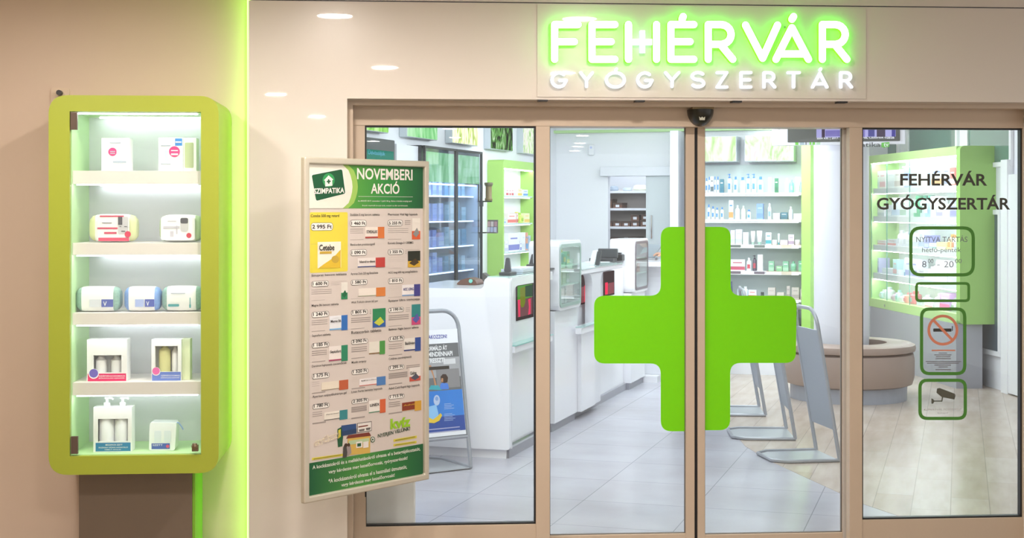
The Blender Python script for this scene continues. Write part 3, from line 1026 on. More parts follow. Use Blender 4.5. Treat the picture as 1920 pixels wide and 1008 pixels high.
text_rows = [('SZÉPSÉGCSOMAG', .105, .145), ('BŐRÁPOLÁSI AJÁNDÉK', .05, .09)]
gift('white gift box with magenta band and window, left on the fourth cabinet shelf', 3, 163, 238, 636, (MAG, .18), LAV, (.06, .1, .28, .28), False,
     (.16, .2, .86, .62), [(.17, .46, .6, WB), (.56, .86, .6, WB)], .3)
p = gift('white gift box with blue band and yellow bottle in window, right on fourth shelf', 3, 284, 340, 636, (PERI, .21), mat('#ec6fb4', .5), (.03, .14, .28, .33), True,
         (.12, .21, .88, .84), [(.2, .6, .84, mat('#e4e0a6', .3)), (.64, .88, .8, WB)], .32)

# bottom shelf
p = Pack('pump_soap_set', 'white boxed set of two pump bottles with blue band on the cabinet bottom', 'soap set', 4, 175, 247, 763, -.28)
mb = MB()
o = [p.uv(0, 0), p.uv(1, 0), p.uv(1, 1), p.uv(0, 1)]; h = [p.uv(.12, .24), p.uv(.9, .24), p.uv(.9, .74), p.uv(.12, .74)]
mb.pt(o, p.t, p.t + .004, 0, [h]); mb.box(p.s0, p.s1, p.t + .07, p.t + .075, p.z0, p.z1)
mb.box(p.s0, p.s0 + .002, p.t + .004, p.t + .07, p.z0, p.z1); mb.box(p.s1 - .002, p.s1, p.t + .004, p.t + .07, p.z0, p.z1)
mb.box(p.s0 + .002, p.s1 - .002, p.t + .004, p.t + .07, p.z1 - .002, p.z1)
p.T.part('box', mb, WB)
for u in (.31, .72):
    sc, zz = p.uv(u, 0); r_ = .034
    mb = MB(); mb.lathe([(r_ * .95, zz + .002), (r_, zz + .01), (r_, p.z1 - .03), (r_ * .5, p.z1 - .008), (r_ * .35, p.z1 + .0)], sc, p.t + .038, 16)
    bo = p.T.part('bottle', mb, mat('#eef1f6', .3), smooth=True)
    mb = MB(); zt = p.z1 + .001
    mb.lathe([(.014, zt), (.014, zt + .014), (.006, zt + .016), (.006, zt + .03), (.012, zt + .031), (.010, zt + .038)], sc, p.t + .038, 12)
    mb.tube([(sc, p.t + .038, zt + .034), (sc + .022, p.t + .034, zt + .034), (sc + .027, p.t + .033, zt + .028)], .0045, 8)
    p.T.part('pump_head', mb, WB, bo, smooth=True)
p.patch('band', (.06, .02, .97, .21), BLUEBAND, .001, label='blue band with white lettering')
p.words('lettering', [('MEGAPACK SZETT', .32, .145, .76, .18), ('ÉRZÉKENY BŐRRE HIDRATÁLÓ', .14, .09, .9, .125), ('KÍMÉLŐ ÁPOLÁS', .3, .045, .72, .075)], WB, .002)
p = Pack('toiletry_pouch', 'small clear toiletry pouch with blue label and strap on the cabinet bottom', 'pouch', 4, 279, 331, 791, -.26)
mb = MB(); W = p.s1 - p.s0
mb.pt(rounded([p.uv(.0, 0), p.uv(.94, 0), p.uv(1, .97), p.uv(.03, 1)], .012), p.t, p.t + .09)
p.T.part('bag', mb, mat('#eef2f6', .2, noise=.02), bevel=.004)
p.patch('label', (.1, .06, .76, .26), mat('#4a62b8', .5), .001); p.words('lettering', [('SZETT', .14, .17, .5, .23)], WB, .0018)
p.patch('badge', (.62, .09, .74, .22), mat('#d8557c', .5), .002, circ=True)
p.patch('jar_picture', (.2, .3, .45, .7), mat('#dde6f0', .4), .001, .004); p.patch('jar_picture', (.55, .3, .8, .7), mat('#dde6f0', .4), .001, .004)
mb = MB(); sb, zb = p.uv(1, .97)
mb.tube([(sb - .01, p.t + .04, zb - .004), (sb + .005, p.t + .03, zb - .004), (sb + .018, p.t + .03, zb - .022), (sb + .024, p.t + .03, zb - .034)], .003, 6)
p.T.part('strap', mb, mat('#8fa6dc', .5), smooth=True)
# ---------------------------------------------------------------- swung-out offer poster in front of the left pane
q = lambda x, y, t=0.0: P.at_t(x, y, t)
pl, ptop = q(568, 294); pr, _ = q(802, 307); _, pbot = q(568, 944)
T = Thing('offer_poster', 'large framed green and white NOVEMBERI AKCIÓ offer poster swung out before the left window', 'poster', P,
          ((pl + pr) / 2, 0.0, pbot))
fw = 0.028
sl, st, sr, sb_ = pl + fw, ptop - fw, pr - fw, pbot + fw
mb = MB(); mb.pt([(pl, pbot), (pr, pbot), (pr, ptop), (pl, ptop)], -0.012, 0.016, 0, [[(sl, sb_), (sr, sb_), (sr, st), (sl, st)]])
T.part('frame', mb, mat('#cfc9ba', 0.32, metal=0.25), bevel=0.006, label='pale metal snap frame')
mb = MB(); mb.box(pl + .004, pr - .004, 0.004, 0.012, pbot + .004, ptop - .004)
sheet = T.part('sheet', mb, mat('#d9cfca', 0.35, noise=0.01), label='pale printed paper sheet')
mb = MB()
for zz in (ptop - 0.25, pbot + 0.25):
    e0 = F.w(fs(671, 0.2), 0.198, zz); a_, b_ = P.inv(e0.x, e0.y)
    sc = (pl + pr) / 2 - 0.18
    mb.tube([(sc, 0.0165, zz), (sc, 0.05, zz), (a_, b_, zz)], 0.011, 8)
T.part('wall_bracket', mb, M_STEEL, smooth=True)

G_DK, G_MD, G_LT = '#0f5a30', '#2f7d34', '#5a9e3a'


def lay(n): return 0.004 - 0.0007 * n


def poly(mb, pts, n, mi=0): mb.pt([q(x, y, lay(n)) for x, y in pts], lay(n), lay(n) + .0005, mi)
def rect(x0, y0, x1, y1): return [(x0, y1), (x1, y1), (x1, y0), (x0, y0)]


def prect(mb, x0, y0, x1, y1, n, mi=0, r=0.0):
    """upright rectangle on the sheet from pixel corners of its left and right ends"""
    if y0 > 392: (s0, z0), (s1, z1) = q(x0, y1, lay(n)), q(x1, y0, lay(n))
    else: (s0, z1), (s1, z0) = q(x0, y0, lay(n)), q(x1, y1, lay(n))
    mb.pt(rrect(s0, z0, s1, z1, r) if r else [(s0, z0), (s1, z0), (s1, z1), (s0, z1)], lay(n), lay(n) + .0005, mi)
    return s0, z0, s1, z1


# printed green uses a gradient across the sheet, part of the print
def print_gradient(name, cols, axis, lo, hi):
    m = bpy.data.materials.new(name); m.use_nodes = True
    nt = m.node_tree; b = nt.nodes['Principled BSDF']; b.inputs['Roughness'].default_value = 0.4
    tc = nt.nodes.new('ShaderNodeTexCoord'); sx = nt.nodes.new('ShaderNodeSeparateXYZ'); nt.links.new(tc.outputs['Object'], sx.inputs[0])
    mr = nt.nodes.new('ShaderNodeMapRange'); mr.inputs[1].default_value = lo; mr.inputs[2].default_value = hi
    nt.links.new(sx.outputs[axis], mr.inputs[0])
    cr = nt.nodes.new('ShaderNodeValToRGB'); nt.links.new(mr.outputs[0], cr.inputs[0])
    for i, (p_, c_) in enumerate(cols):
        e = cr.color_ramp.elements[i] if i < 2 else cr.color_ramp.elements.new(p_)
        e.position = p_; e.color = (*lin(c_), 1)
    nt.links.new(cr.outputs[0], b.inputs['Base Color'])
    return m


M_HEAD = print_gradient('printed_green_band', [(0.0, '#57a13c'), (0.5, '#2f8a3c'), (1.0, '#0f5a33')], 0, -0.12, 0.34)
M_FOOT = print_gradient('printed_green_foot', [(0.0, '#0e5a33'), (0.45, '#4b9440'), (0.7, '#2f7d3a'), (1.0, '#135f36')], 0, -0.33, 0.34)
M_PAPERW = mat('#f2eeea', 0.4, noise=0.01)
M_INKD = mat('#3d3a3a', 0.5); M_INKG = mat('#a39a97', 0.5)
zh = q(700, 390.5, 0.004)[1]
mb = MB(); mb.box(sl, sr, lay(1), lay(1) + .0005, zh, st)
head = T.part('header_band', mb, M_HEAD, label='green header band with white title')
# pale swoosh behind the badge, cut to the band
mb = MB()
def swoosh(x_edge, n, mi):
    pts = [q(575, y, lay(n)) for y in (391, 303)]
    s_a, z_a = sl, zh; s_b, z_b = sl, st
    sm, zm = q(x_edge, 340, lay(n)); st_, _ = q(x_edge - 12, 303, lay(n))
    mb.pt([(s_a, z_a), (st_ - .02, z_a)] + [(st_ + (sm - st_) * math.sin(PI * k / 8) * 1.0, z_a + (z_b - z_a) * k / 8) for k in range(1, 8)] + [(st_ - .02, z_b), (s_b, z_b)],
          lay(n), lay(n) + .0005, mi)
swoosh(671, 2, 0); swoosh(661, 3, 1)
T.part('header_swoosh', mb, [mat('#9cc45f', .5), mat('#eceadf', .5)], head, label='pale curved field behind the badge')
mb = MB()
poly(mb, rounded([(583.3, 327), (642.5, 315.5), (649, 363.5), (592, 378)], 4), 4, 1)
poly(mb, rounded([(584.5, 328), (641.5, 317), (647.5, 362.5), (593, 376.5)], 3.5), 5, 0)
poly(mb, circle(616.3, 337.5, 11.3, 20, 13), 6, 2)
poly(mb, [(607.5, 338), (616.2, 328.5), (625, 336.5), (622.8, 337.5), (623.2, 348), (610, 349.5), (609.6, 338.6)], 7, 1)
poly(mb, [(615, 336), (617.5, 335.8), (617.6, 338.4), (620, 338.2), (620, 341), (617.7, 341.2), (617.8, 344), (615.4, 344.3), (615.2, 341.5), (612.8, 341.7), (612.7, 338.9), (615.1, 338.7)], 8, 0)
s0, z0 = q(588.5, 363.5, lay(7)); s1, z1 = q(645.5, 351.3, lay(7))
mb.text('SZIMPATIKA', s0, z0, s1, z0 + (q(588, 353, lay(7))[1] - z0), lay(7), 1, 0.03, slope=(q(645.5, 361.5, lay(7))[1] - z0) / (s1 - s0))
T.part('badge', mb, [mat('#0d5532', .4), M_PAPERW, mat('#2f9a58', .4)], head, label='tilted dark green SZIMPATIKA badge with house and cross')


def ptext(mb, txt, x0, yb0, x1, yt1, n, mi=0, bold=0.02):
    """lettering from its lower left pixel to its upper right pixel"""
    s0, z0 = q(x0, yb0, lay(n)); s1, z1 = q(x1, yt1, lay(n))
    mb.text(txt, s0, z0, s1, z1, lay(n), mi, bold)


def slant(mb, txt, x0, y0, x1, y1, hh, n, mi, bold):
    s0, z0 = q(x0, y0, lay(n)); s1, z1 = q(x1, y1, lay(n))
    h_ = q(x0, y0 - hh, lay(n))[1] - z0
    mb.text(txt, s0, z0, s1, z0 + h_, lay(n), mi, bold, slope=(z1 - z0) / (s1 - s0))


def hline(mb, txt, x0, y0, x1, hh, n, mi, bold):
    """level lettering on the sheet: left end at pixel (x0, y0), right end at column x1, hh pixels high at its left end"""
    s0, z0 = q(x0, y0, lay(n)); s1, _ = q(x1, y0, lay(n))
    mb.text(txt, s0, z0, s1, q(x0, y0 - hh, lay(n))[1], lay(n), mi, bold)


mb = MB()
ptext(mb, 'NOVEMBERI', 669.5, 336, 773.5, 317.5, 3, 0, 0.02)
ptext(mb, 'AKCIÓ', 695.5, 363, 749, 340, 3, 0, 0.02)
prect(mb, 672, 367.8, 774, 369.2, 3)
ptext(mb, 'Az AKCIÓ 2017. november 1-jétől 30-ig, illetve a készlet erejéig tart!', 671, 378.5, 772, 375, 3, 0, 0.0)
ptext(mb, 'Áraink maximált bruttó árak, melyek az áfát tartalmazzák.', 679, 387, 765, 383.5, 3, 0, 0.0)
T.part('title', mb, M_PAPERW, head, label='white title NOVEMBERI AKCIÓ')

mb = MB(); prect(mb, 581, 397.5, 652, 511.5, 1, 0, 0.008)
T.part('yellow_panel', mb, mat('#e8d84a', .45, noise=.05, scale=6), sheet, label='yellow panel behind the first offer')

# offers: heading, heading box (x0, yb), price, tag box, picture box, colours
offers = [
    ('Cetebe 500 mg retard', 583, 408.5, 636, '2 995 Ft', (583, 417, 624.5, 432.5), (595.7, 452.6, 639.3, 503), ['#f4f1e4', '#e2bf34', '#c9a83c'], 'Cetebe'),
    ('Stadalax 5 mg bevont tabletta', 656.5, 405.5, 712, '1 460 Ft', (656.4, 412, 687.4, 424.5), (685, 425, 720.7, 446.5), ['#efe6df', '#d8783a', '#a8403a'], 'STADALAX'),
    ('Pharmaton Vital lágy kapszula', 727.5, 405, 783, '5 255 Ft', (727, 412, 755.2, 423.7), (772.6, 408.8, 788, 448.6), ['#ece6e0', '#dd5f35', '#8d8f90'], ''),
    ('Blend-a-dent protézisrögzítő', 657, 461.5, 703, '1 090 Ft', (656.8, 467, 688, 479.5), (670.7, 482, 722, 501), ['#ebe4e2', '#c2413c', '#2f3f86'], 'blend-a-dent'),
    ('Eurovit Omega-3 1200MG', 727.5, 459, 775, '2 355 Ft', (727.5, 466.3, 756.5, 477.7), (765, 469.8, 788, 501), ['#26291f', '#d9ae36', '#4a3a22'], ''),
    ('Sinupret bevont tabletta', 584, 519.5, 650, '1 600 Ft', (584, 525.5, 616.4, 538), (640, 528.6, 651.7, 561), ['#e9e6e0', '#2c8a5c', '#1d6a44'], ''),
    ('Apranax Dolo 220 mg filmtabletta', 658, 516.5, 709, '1 580 Ft', (658, 523, 689, 534.8), (672, 538, 722.6, 555.5), ['#efe7df', '#d9823e', '#8c9a72'], ''),
    ('ACC long 600 mg pezsgőtabletta', 728, 514, 783, '1 810 Ft', (728, 520.3, 756.4, 532), (754, 532, 788, 555), ['#f0edf0', '#43418f', '#7fa4d2'], 'ACC LONG'),
    ('Magne B6 bevont tabletta', 584.5, 576, 635, '1 240 Ft', (584.5, 582.5, 617, 595.6), (618, 590, 651.7, 619), ['#e9edf4', '#2f6fc0', '#7fb4e4'], 'Magne B6'),
    ('Wick TriActiv citrom ízű por', 658.5, 570, 709, '1 805 Ft', (658.5, 579.3, 689.5, 591), (699, 577, 723, 614), ['#2c8a5a', '#2f5fae', '#c9d24a'], ''),
    ('Systane Ultra szemcsepp', 728.5, 567, 787, '2 190 Ft', (728.5, 575, 757.2, 586), (772, 569.5, 788.6, 609), ['#2f8a8c', '#cc4a80', '#5a5fb0'], ''),
    ('Septofort tabletta', 585, 632.5, 620, '1 185 Ft', (585, 640.5, 617.4, 652.7), (617, 646, 652, 677), ['#efe8e6', '#2a8a66', '#a8466a'], 'Septofort'),
    ('Rutascorbin tabletta', 659, 626, 715, '3 090 Ft', (658.8, 634, 690, 646), (692, 638, 722, 664), ['#e9e6dd', '#4f9a4a', '#8a6a46'], ''),
    ('Baldivian Night bevont tabletta', 729, 621, 785, '1 635 Ft', (729, 628.8, 758, 640.3), (757.6, 631.5, 789, 658), ['#ece8e4', '#32509f', '#23357c'], 'Baldivian'),
    ('Dentinox fogínyzselé csecsemőknek', 585, 689.5, 650, '1 575 Ft', (585.5, 697.2, 618, 711), (603, 711, 653, 731), ['#ece3d3', '#c0603c', '#8a7a5a'], ''),
    ('Mizolin orrspray', 659.5, 682.5, 687, '1 520 Ft', (659.5, 690, 690.7, 702.6), (674, 704.5, 723, 722.6), ['#eeeaec', '#4f80c0', '#d05a4a'], 'Mizolin'),
    ('Coldrex szemhéjmaszk', 729, 676, 772, '1 295 Ft', (729, 682.6, 758, 694.5), (768, 687, 788.6, 715), ['#ece7e5', '#cc5a4a', '#555566'], 'Coldrex'),
    ('Aperisan szájnyálkahártya gél', 586, 747, 650, '1 780 Ft', (586, 754, 617.7, 767.5), (608, 767, 651.7, 787), ['#efe9e0', '#3a8a92', '#333333'], 'Aperisan'),
    ('Linex Forte kemény kapszula', 659, 738, 717, '2 305 Ft', (659.5, 745.5, 690.8, 757.8), (691.7, 747, 723, 774), ['#f0ebe6', '#d8663a', '#3a8a66'], 'LINEX'),
    ('Advil Cold Rapid lágy kapszula', 729, 731.5, 787, '1 715 Ft', (729, 737.5, 758.3, 749), (754, 750, 790, 770), ['#8a3a24', '#d9a63a', '#e0b04a'], 'Advil'),
]
M_TAG = mat('#f6f3f0', .4); M_TAGE = mat('#55504e', .5)
for hd, hx, hy, hx1, price, tg, pic, cols, word in offers:
    sk = 0.9 if hx < 650 else (0.45 if hx < 720 else 0.1)
    big_ = hd.startswith('Cetebe')
    hb = MB(); hline(hb, hd, hx, hy, hx1, 7.0 if big_ else 5.6, 3, 0, 0.008)
    T.part('offer_heading', hb, M_INKD, sheet)
    t = MB()
    x0, y0, x1, y1 = tg
    prect(t, x0, y0, x1, y1, 2, 1, 0.016)
    e = 0.7
    prect(t, x0 + e, y0 + e, x1 - e, y1 - e, 3, 0, 0.014)
    hgt = y1 - y0
    hline(t, price, x0 + 2.4, y1 - hgt * .22 - .3, x1 - 2.4, hgt * .5, 4, 2, 0.03)
    T.part('price_tag', t, [M_TAG, M_TAGE, M_INKD], sheet, label='price tag %s' % price)
    g = MB()
    x0, y0, x1, y1 = pic
    W, H = x1 - x0, y1 - y0
    prect(g, x0, y0, x1, y1, 2, 0)
    if big_:
        poly(g, [(x1 - 3, y0 + H * .35), (x1 - .5, y0 + H * .3), (x1 - .5, y1 - 1), (x0 + 1, y1 - .2), (x0 + W * .3, y0 + H * .82), (x0 + W * .65, y0 + H * .62)], 3, 1)
        poly(g, circle(x0 + W * .76, y0 + H * .66, 7, 18), 4, 2)
        prect(g, x0 + 4, y0 + H * .36, x0 + W * .6, y0 + H * .46, 4, 2)
    elif H > W:
        prect(g, x0, y0 + H * .6, x1, y1, 3, 1)
        poly(g, [(x0 + W * .1, y0 + H * .75), (x0 + W * .6, y0 + H * .45), (x0 + W * .9, y0 + H * .7), (x0 + W * .5, y0 + H * .9)], 4, 2)
    else:
        prect(g, x0 + W * .66, y0, x1, y1, 3, 1)
        prect(g, x0, y1 - H * .16, x0 + W * .66, y1, 3, 2)
    if word:
        light = cols[0].startswith('#8') or word == 'ACC LONG'
        ptext(g, word, x0 + W * .07, y0 + H * (.34 if big_ else .56), x0 + W * (.72 if big_ else .64), y0 + H * (.1 if big_ else .28), 5, 1 if light else 3, 0.02)
    T.part('product_picture', g, [mat(c_, .45) for c_ in (cols[0], cols[1], cols[2])] + [M_INKD], sheet)
    # small print beside the tag
    xm = max(hx1, pic[0])
    right = 652 if hx < 650 else (722 if hx < 720 else 789)
    sp = MB()
    for k in range(3):
        yy = tg[1] + 1 + k * 3.2
        if tg[2] + 4 < pic[0] - 2: prect(sp, tg[2] + 4, yy, pic[0] - 3 if pic[1] < yy else right - 2, yy + 1.3, 1)
    for k in range(3):
        yy = tg[3] + 4 + k * 3.6
        if pic[0] - hx > 14: prect(sp, hx, yy, min(pic[0] - 4, hx + 38), yy + 1.3, 1)
    prect(sp, hx, tg[3] + 24, hx + 25, tg[3] + 25.2, 1)
    T.part('small_print', sp, M_INKG, sheet)

# competition picture at the bottom
mb = MB()
poly(mb, [(640, 797.5), (668, 793.5), (668.5, 812), (641, 817)], 2, 0); poly(mb, [(641, 808), (668.5, 803), (668.5, 812), (641, 817)], 3, 1)
poly(mb, [(669.5, 793), (697, 789), (697, 807), (670, 811.5)], 2, 2); poly(mb, [(671, 794), (696, 790.5), (696, 806), (671, 810)], 3, 3)
poly(mb, [(672, 799), (690, 796), (690, 798), (672, 801)], 4, 4); poly(mb, [(673, 805), (684, 803), (683, 807), (674, 808.5)], 4, 2); poly(mb, [(686, 802), (695, 800.5), (694, 805), (687, 806)], 4, 2)
poly(mb, [(633, 804), (640, 800), (643.5, 815), (642, 836), (634, 838), (632.5, 820)], 2, 5); poly(mb, [(634.5, 806), (639, 804), (639, 818), (634, 822)], 3, 6)
poly(mb, [(649, 822), (653, 815.5), (692, 810), (696, 816.5)], 3, 4)
poly(mb, [(652, 821.5), (694, 815.5), (694, 849), (652, 853)], 2, 7)
poly(mb, [(654, 826), (692, 820.5), (692, 828), (654, 833.5)], 3, 8)
poly(mb, [(668, 828), (679.5, 826.5), (679.5, 838), (668, 839.5)], 4, 3); poly(mb, [(670, 831), (677, 830), (677, 836), (670, 837)], 5, 5)
poly(mb, [(681, 828), (691, 826.5), (691, 838), (681, 839.5)], 4, 3)
poly(mb, circle(699, 823.5, 4.3, 14, 5.5), 3, 5); poly(mb, circle(699, 823.5, 3, 14, 4), 4, 3); poly(mb, circle(699, 823.5, 1.5, 10, 2), 5, 5)
T.part('kiosk_picture', mb, [mat(c_, .45) for c_ in ('#2f4f86', '#274068', '#6a6664', '#e9e4e0', '#7a3428', '#1d5a38', '#d9cf4a', '#d8b45a', '#b9cfa4')], sheet,
       label='printed picture of a small kiosk with billboards')
mb = MB()
poly(mb, rounded([(644, 838), (647, 831), (650, 830), (652, 840), (650, 857), (643, 858)], 1.5), 5, 0)
poly(mb, rounded([(650, 838), (652, 831), (655, 830), (658, 838), (659, 849), (652, 855)], 1.5), 6, 1)
poly(mb, circle(649, 834, 2.6, 12, 3.4), 7, 2); poly(mb, circle(654, 833.5, 2.6, 12, 3.4), 7, 2)
T.part('people_picture', mb, [mat('#4a4644', .5), mat('#9c8f90', .5), mat('#4a3226', .5)], sheet, label='two printed people in front of the kiosk')


mb = MB(); slant(mb, 'kvíz', 732, 805, 770, 799, 20, 3, 0, .05)
T.part('lettering', mb, mat('#9ccf2c', .5), sheet, label='green word kvíz')
mb = MB(); slant(mb, 'NYERJEN VELÜNK!', 708.5, 822.5, 769, 808, 10.5, 3, 0, .02)
T.part('lettering', mb, mat('#2c4a34', .5), sheet, label='dark slanted words NYERJEN VELÜNK')
mb = MB(); slant(mb, 'GYŐZZ!', 588, 839, 637, 820, 14, 2, 0, .09); slant(mb, 'GYŐZZ!', 588.5, 838.5, 636.5, 820, 13, 3, 1, .02)
T.part('lettering', mb, [mat('#efe6c8', .5), mat('#d3c4bd', .5)], sheet, label='pale slanted word GYŐZZ')
for xa, ya, xb, yb, th in ((738, 823, 781.5, 816, 5), (738, 832, 781, 826, 4.5), (585, 858, 643, 850, 4.5)):
    mb = MB()
    poly(mb, [(xa, ya), (xb, yb), (xb, yb + th * .95), (xa, ya + th)], 2, 0)
    poly(mb, [(xa + 3, ya + 1.5), (xb - 3, yb + 1.5), (xb - 3, yb + th * .6), (xa + 3, ya + th * .65)], 3, 1)
    T.part('yellow_bar', mb, [mat('#dcd04a', .5), mat('#8f8a3a', .5)], sheet)
zf = q(576, 868.5, .004)[1]
mb = MB(); mb.box(sl, sr, lay(2), lay(2) + .0005, sb_, zf)
foot = T.part('footer_band', mb, M_FOOT, sheet, label='green footer band with white sentences')
mb = MB()
hline(mb, 'A kockázatokról és a mellékhatásokról olvassa el a betegtájékoztatót,', 586, 881.5, 788, 9, 4, 0, .02)
hline(mb, 'vagy kérdezze meg kezelőorvosát, gyógyszerészét!', 616, 889.5, 764, 9, 4, 0, .02)
hline(mb, '*A kockázatokról olvassa el a használati útmutatót,', 616, 906.5, 763, 9, 4, 0, .02)
hline(mb, 'vagy kérdezze meg kezelőorvosát!', 640, 914, 740, 9, 4, 0, .02)
T.part('lettering', mb, mat('#dfe6da', .45), foot)
# ---------------------------------------------------------------- pharmacy interior: walls
TB = 5.67                                   # back wall
SW = -1.25                                  # left wall with built-in units
SU = -1.10                                  # front of the built-in units
bs = lambda px, t=TB: I.at_t(px, HY, t)[0]
bz = lambda px, py, t=TB: I.at_t(px, py, t)[1]
ut = lambda px, s=SU: I.at_s(px, HY, s)[0]
uz = lambda px, py, s=SU: I.at_s(px, py, s)[1]
ct = lambda px, s=0.0: I.at_s(px, HY, s)[0]
cz = lambda px, py, s=0.0: I.at_s(px, py, s)[1]

CO0, CO1, COZ = ut(797), ut(905), uz(800, 272)                    # cooler
GU0, GU1, GUZ1, GUZ0 = ut(943), ut(1004), uz(945, 299), 0.25  # green shelf unit
W_IN = mat('#eceef4', 0.5, noise=0.008, scale=2)
hole = lambda a, b, z0, z1: [(a - .004, z0), (b + .004, z0), (b + .004, z1), (a - .004, z1)]
mb = MB()
mb.ps([(-3.2, 0), (TB, 0), (TB, ZTOP), (-3.2, ZTOP)], SW - 0.02, SW, 0, [hole(CO0, CO1, 0.04, COZ + .003)])
structure('wall_side', I, mb, W_IN)
dS0, dS1, dZ = bs(1140), bs(1213), bz(1180, 330)
S_BR = bs(1527)
mb = MB()
mb.pt([(SW - .02, 0), (dS0, 0), (dS0, dZ), (dS1, dZ), (dS1, 0), (S_BR, 0), (S_BR, ZTOP), (SW - .02, ZTOP)], TB, TB + 0.1)
structure('wall_back', I, mb, W_IN)
mb = MB(); mb.box(bs(1085), bs(1300), TB + 1.3, TB + 1.4, 0, ZTOP)
mb.box(bs(1085) - .1, bs(1085), TB + .1, TB + 1.4, 0, ZTOP); mb.box(bs(1300), bs(1300) + .1, TB + .1, TB + 1.4, 0, ZTOP)
structure('wall_storeroom', I, mb, W_IN)
mb = MB(); mb.box(S_BR - .3, 5.2, TB + 1.9, TB + 2.0, 0, ZTOP)
structure('wall_corner', I, mb, W_IN)
area('storeroom_light', I.w(bs(1180), TB + .45, 2.6), 0.5, 10, COOL, (0, 0, 0))
# pale green cove along the top of the back wall
mb = MB(); mb.box(SW, S_BR, TB - .10, TB - .0005, bz(1200, 248), bz(1200, 243))
structure('trim_7', I, mb, mat('#b9dca0', 0.5))
mb = MB(); mb.box(bs(1268), bs(1283), TB - .34, TB - .0005, 0, bz(1200, 249))
structure('trim_8', I, mb, W_IN)

# sliding storeroom door, its track and the alarm detector
g = MB(); g.box(bs(1211, TB - .05), bs(1267, TB - .05), TB - .045, TB - .02, 0.012, bz(1240, 329, TB - .05))
d3 = structure('door_3', I, g, mat('#cdd5da', 0.25, noise=.01), 'frosted grey sliding storeroom door')
h = MB(); s_, z_ = I.at_t(1222, 425, TB - .05); h.tube([(s_, TB - .07, z_ - .12), (s_, TB - .07, z_ + .12)], .01, 8)
h.box(s_ - .006, s_ + .006, TB - .07, TB - .0455, z_ - .11, z_ - .1); h.box(s_ - .006, s_ + .006, TB - .07, TB - .0455, z_ + .1, z_ + .11)
structure('handle', I, h, M_CHROME, parent=d3)
g = MB(); g.box(bs(1125, TB - .1), bs(1266, TB - .1), TB - .10, TB - .0005, bz(1200, 329.5, TB - .1), bz(1200, 312, TB - .1))
structure('trim_9', I, g, mat('#dfe2ea', 0.4), bevel=.004)
s_, z_ = I.at_t(1108, 280, TB - .05)
T = Thing('alarm_detector', 'small white alarm detector high on the white back wall', 'detector', I, (s_, TB, z_ - .06))
g = MB(); g.box(s_ - .03, s_ + .03, TB - .05, TB - .0005, z_ - .06, z_ + .055); T.part('housing', g, W_IN, bevel=.012)
g = MB(); g.pt(circle(s_, z_ + .02, .012, 14), TB - .0525, TB - .0495); T.part('lens', g, mat('#c8d2f4', .2))

# ---------------------------------------------------------------- storeroom shelving with brown boxes
TST = TB + 0.55
x0s, x1s = I.at_t(1112, HY, TST)[0], I.at_t(1216, HY, TST)[0]
T = Thing('storeroom_shelf', 'tall white storeroom shelving seen through the doorway', 'shelving', I, ((x0s + x1s) / 2, TST + .2, 0))
stz = [I.at_t(1180, y, TST)[1] for y in (357.5, 390, 424.5, 459, 493)]
mb = MB(); mb.box(x0s, x1s, TST + .4, TST + .41, 0, stz[0] + .02); T.part('back_panel', mb, mat('#c4bcb8', .6))
for s_ in (x0s - .02, x1s):
    mb = MB(); mb.box(s_, s_ + .02, TST, TST + .41, 0, stz[0] + .02); T.part('side_panel', mb, W_IN)
for z_ in stz + [0.35]:
    mb = MB(); mb.box(x0s, x1s, TST, TST + .4, z_ - .025, z_); T.part('shelf', mb, W_IN)
BROWN = mat('#6e4a3b', .6, noise=.08, scale=20); BROWN_D = mat('#4a3229', .6)
boxes = [(1, 1133, 1147, 373), (1, 1149.5, 1166, 380), (2, 1131, 1147.5, 414), (2, 1149.5, 1165, 414.5), (2, 1166.5, 1181, 414.5), (2, 1183, 1198, 414),
         (2, 1201, 1216, 412), (3, 1141, 1160, 445), (3, 1161, 1177, 449), (3, 1178, 1197, 444), (3, 1199, 1216, 447)]
where = {1: 'upper', 2: 'middle', 3: 'lower'}
cnt = {}
tops = {}
def brown_box(k, xa, xb, yt, zbase, lab):
    s0, s1 = I.at_t(xa, HY, TST + .03)[0], I.at_t(xb, HY, TST + .03)[0]
    z1 = I.at_t(xa, yt, TST + .03)[1]
    T = Thing('storage_box', lab, 'storage box', I, ((s0 + s1) / 2, TST + .15, zbase), 'brown boxes in the storeroom')
    m = MB(); m.box(s0, s1, TST + .03, TST + .28, zbase, z1 - .022); T.part('box', m, BROWN)
    m = MB(); m.box(s0 - .004, s1 + .004, TST + .026, TST + .284, z1 - .0215, z1); T.part('lid', m, BROWN_D)
    sm, zm = (s0 + s1) / 2, zbase + (z1 - zbase) * .5
    m = MB(); m.box(sm - .02, sm + .02, TST + .028, TST + .0295, zm - .018, zm + .016); T.part('paper_label', m, W_IN)
    return z1
for k, xa, xb, yt in boxes:
    n = cnt.get(k, 0); cnt[k] = n + 1
    z1 = brown_box(k, xa, xb, yt, stz[k] + .001, 'brown storage box, %s from the left on the %s storeroom shelf' % (ORD[n], where[k]))
    tops[(k, n)] = z1
brown_box(2, 1183, 1198, 402.5, tops[(2, 3)] + .001, 'brown storage box stacked on another, middle storeroom shelf')
brown_box(2, 1203, 1216, 402, tops[(2, 4)] + .001, 'brown storage box topmost at the right end of the middle storeroom shelf')
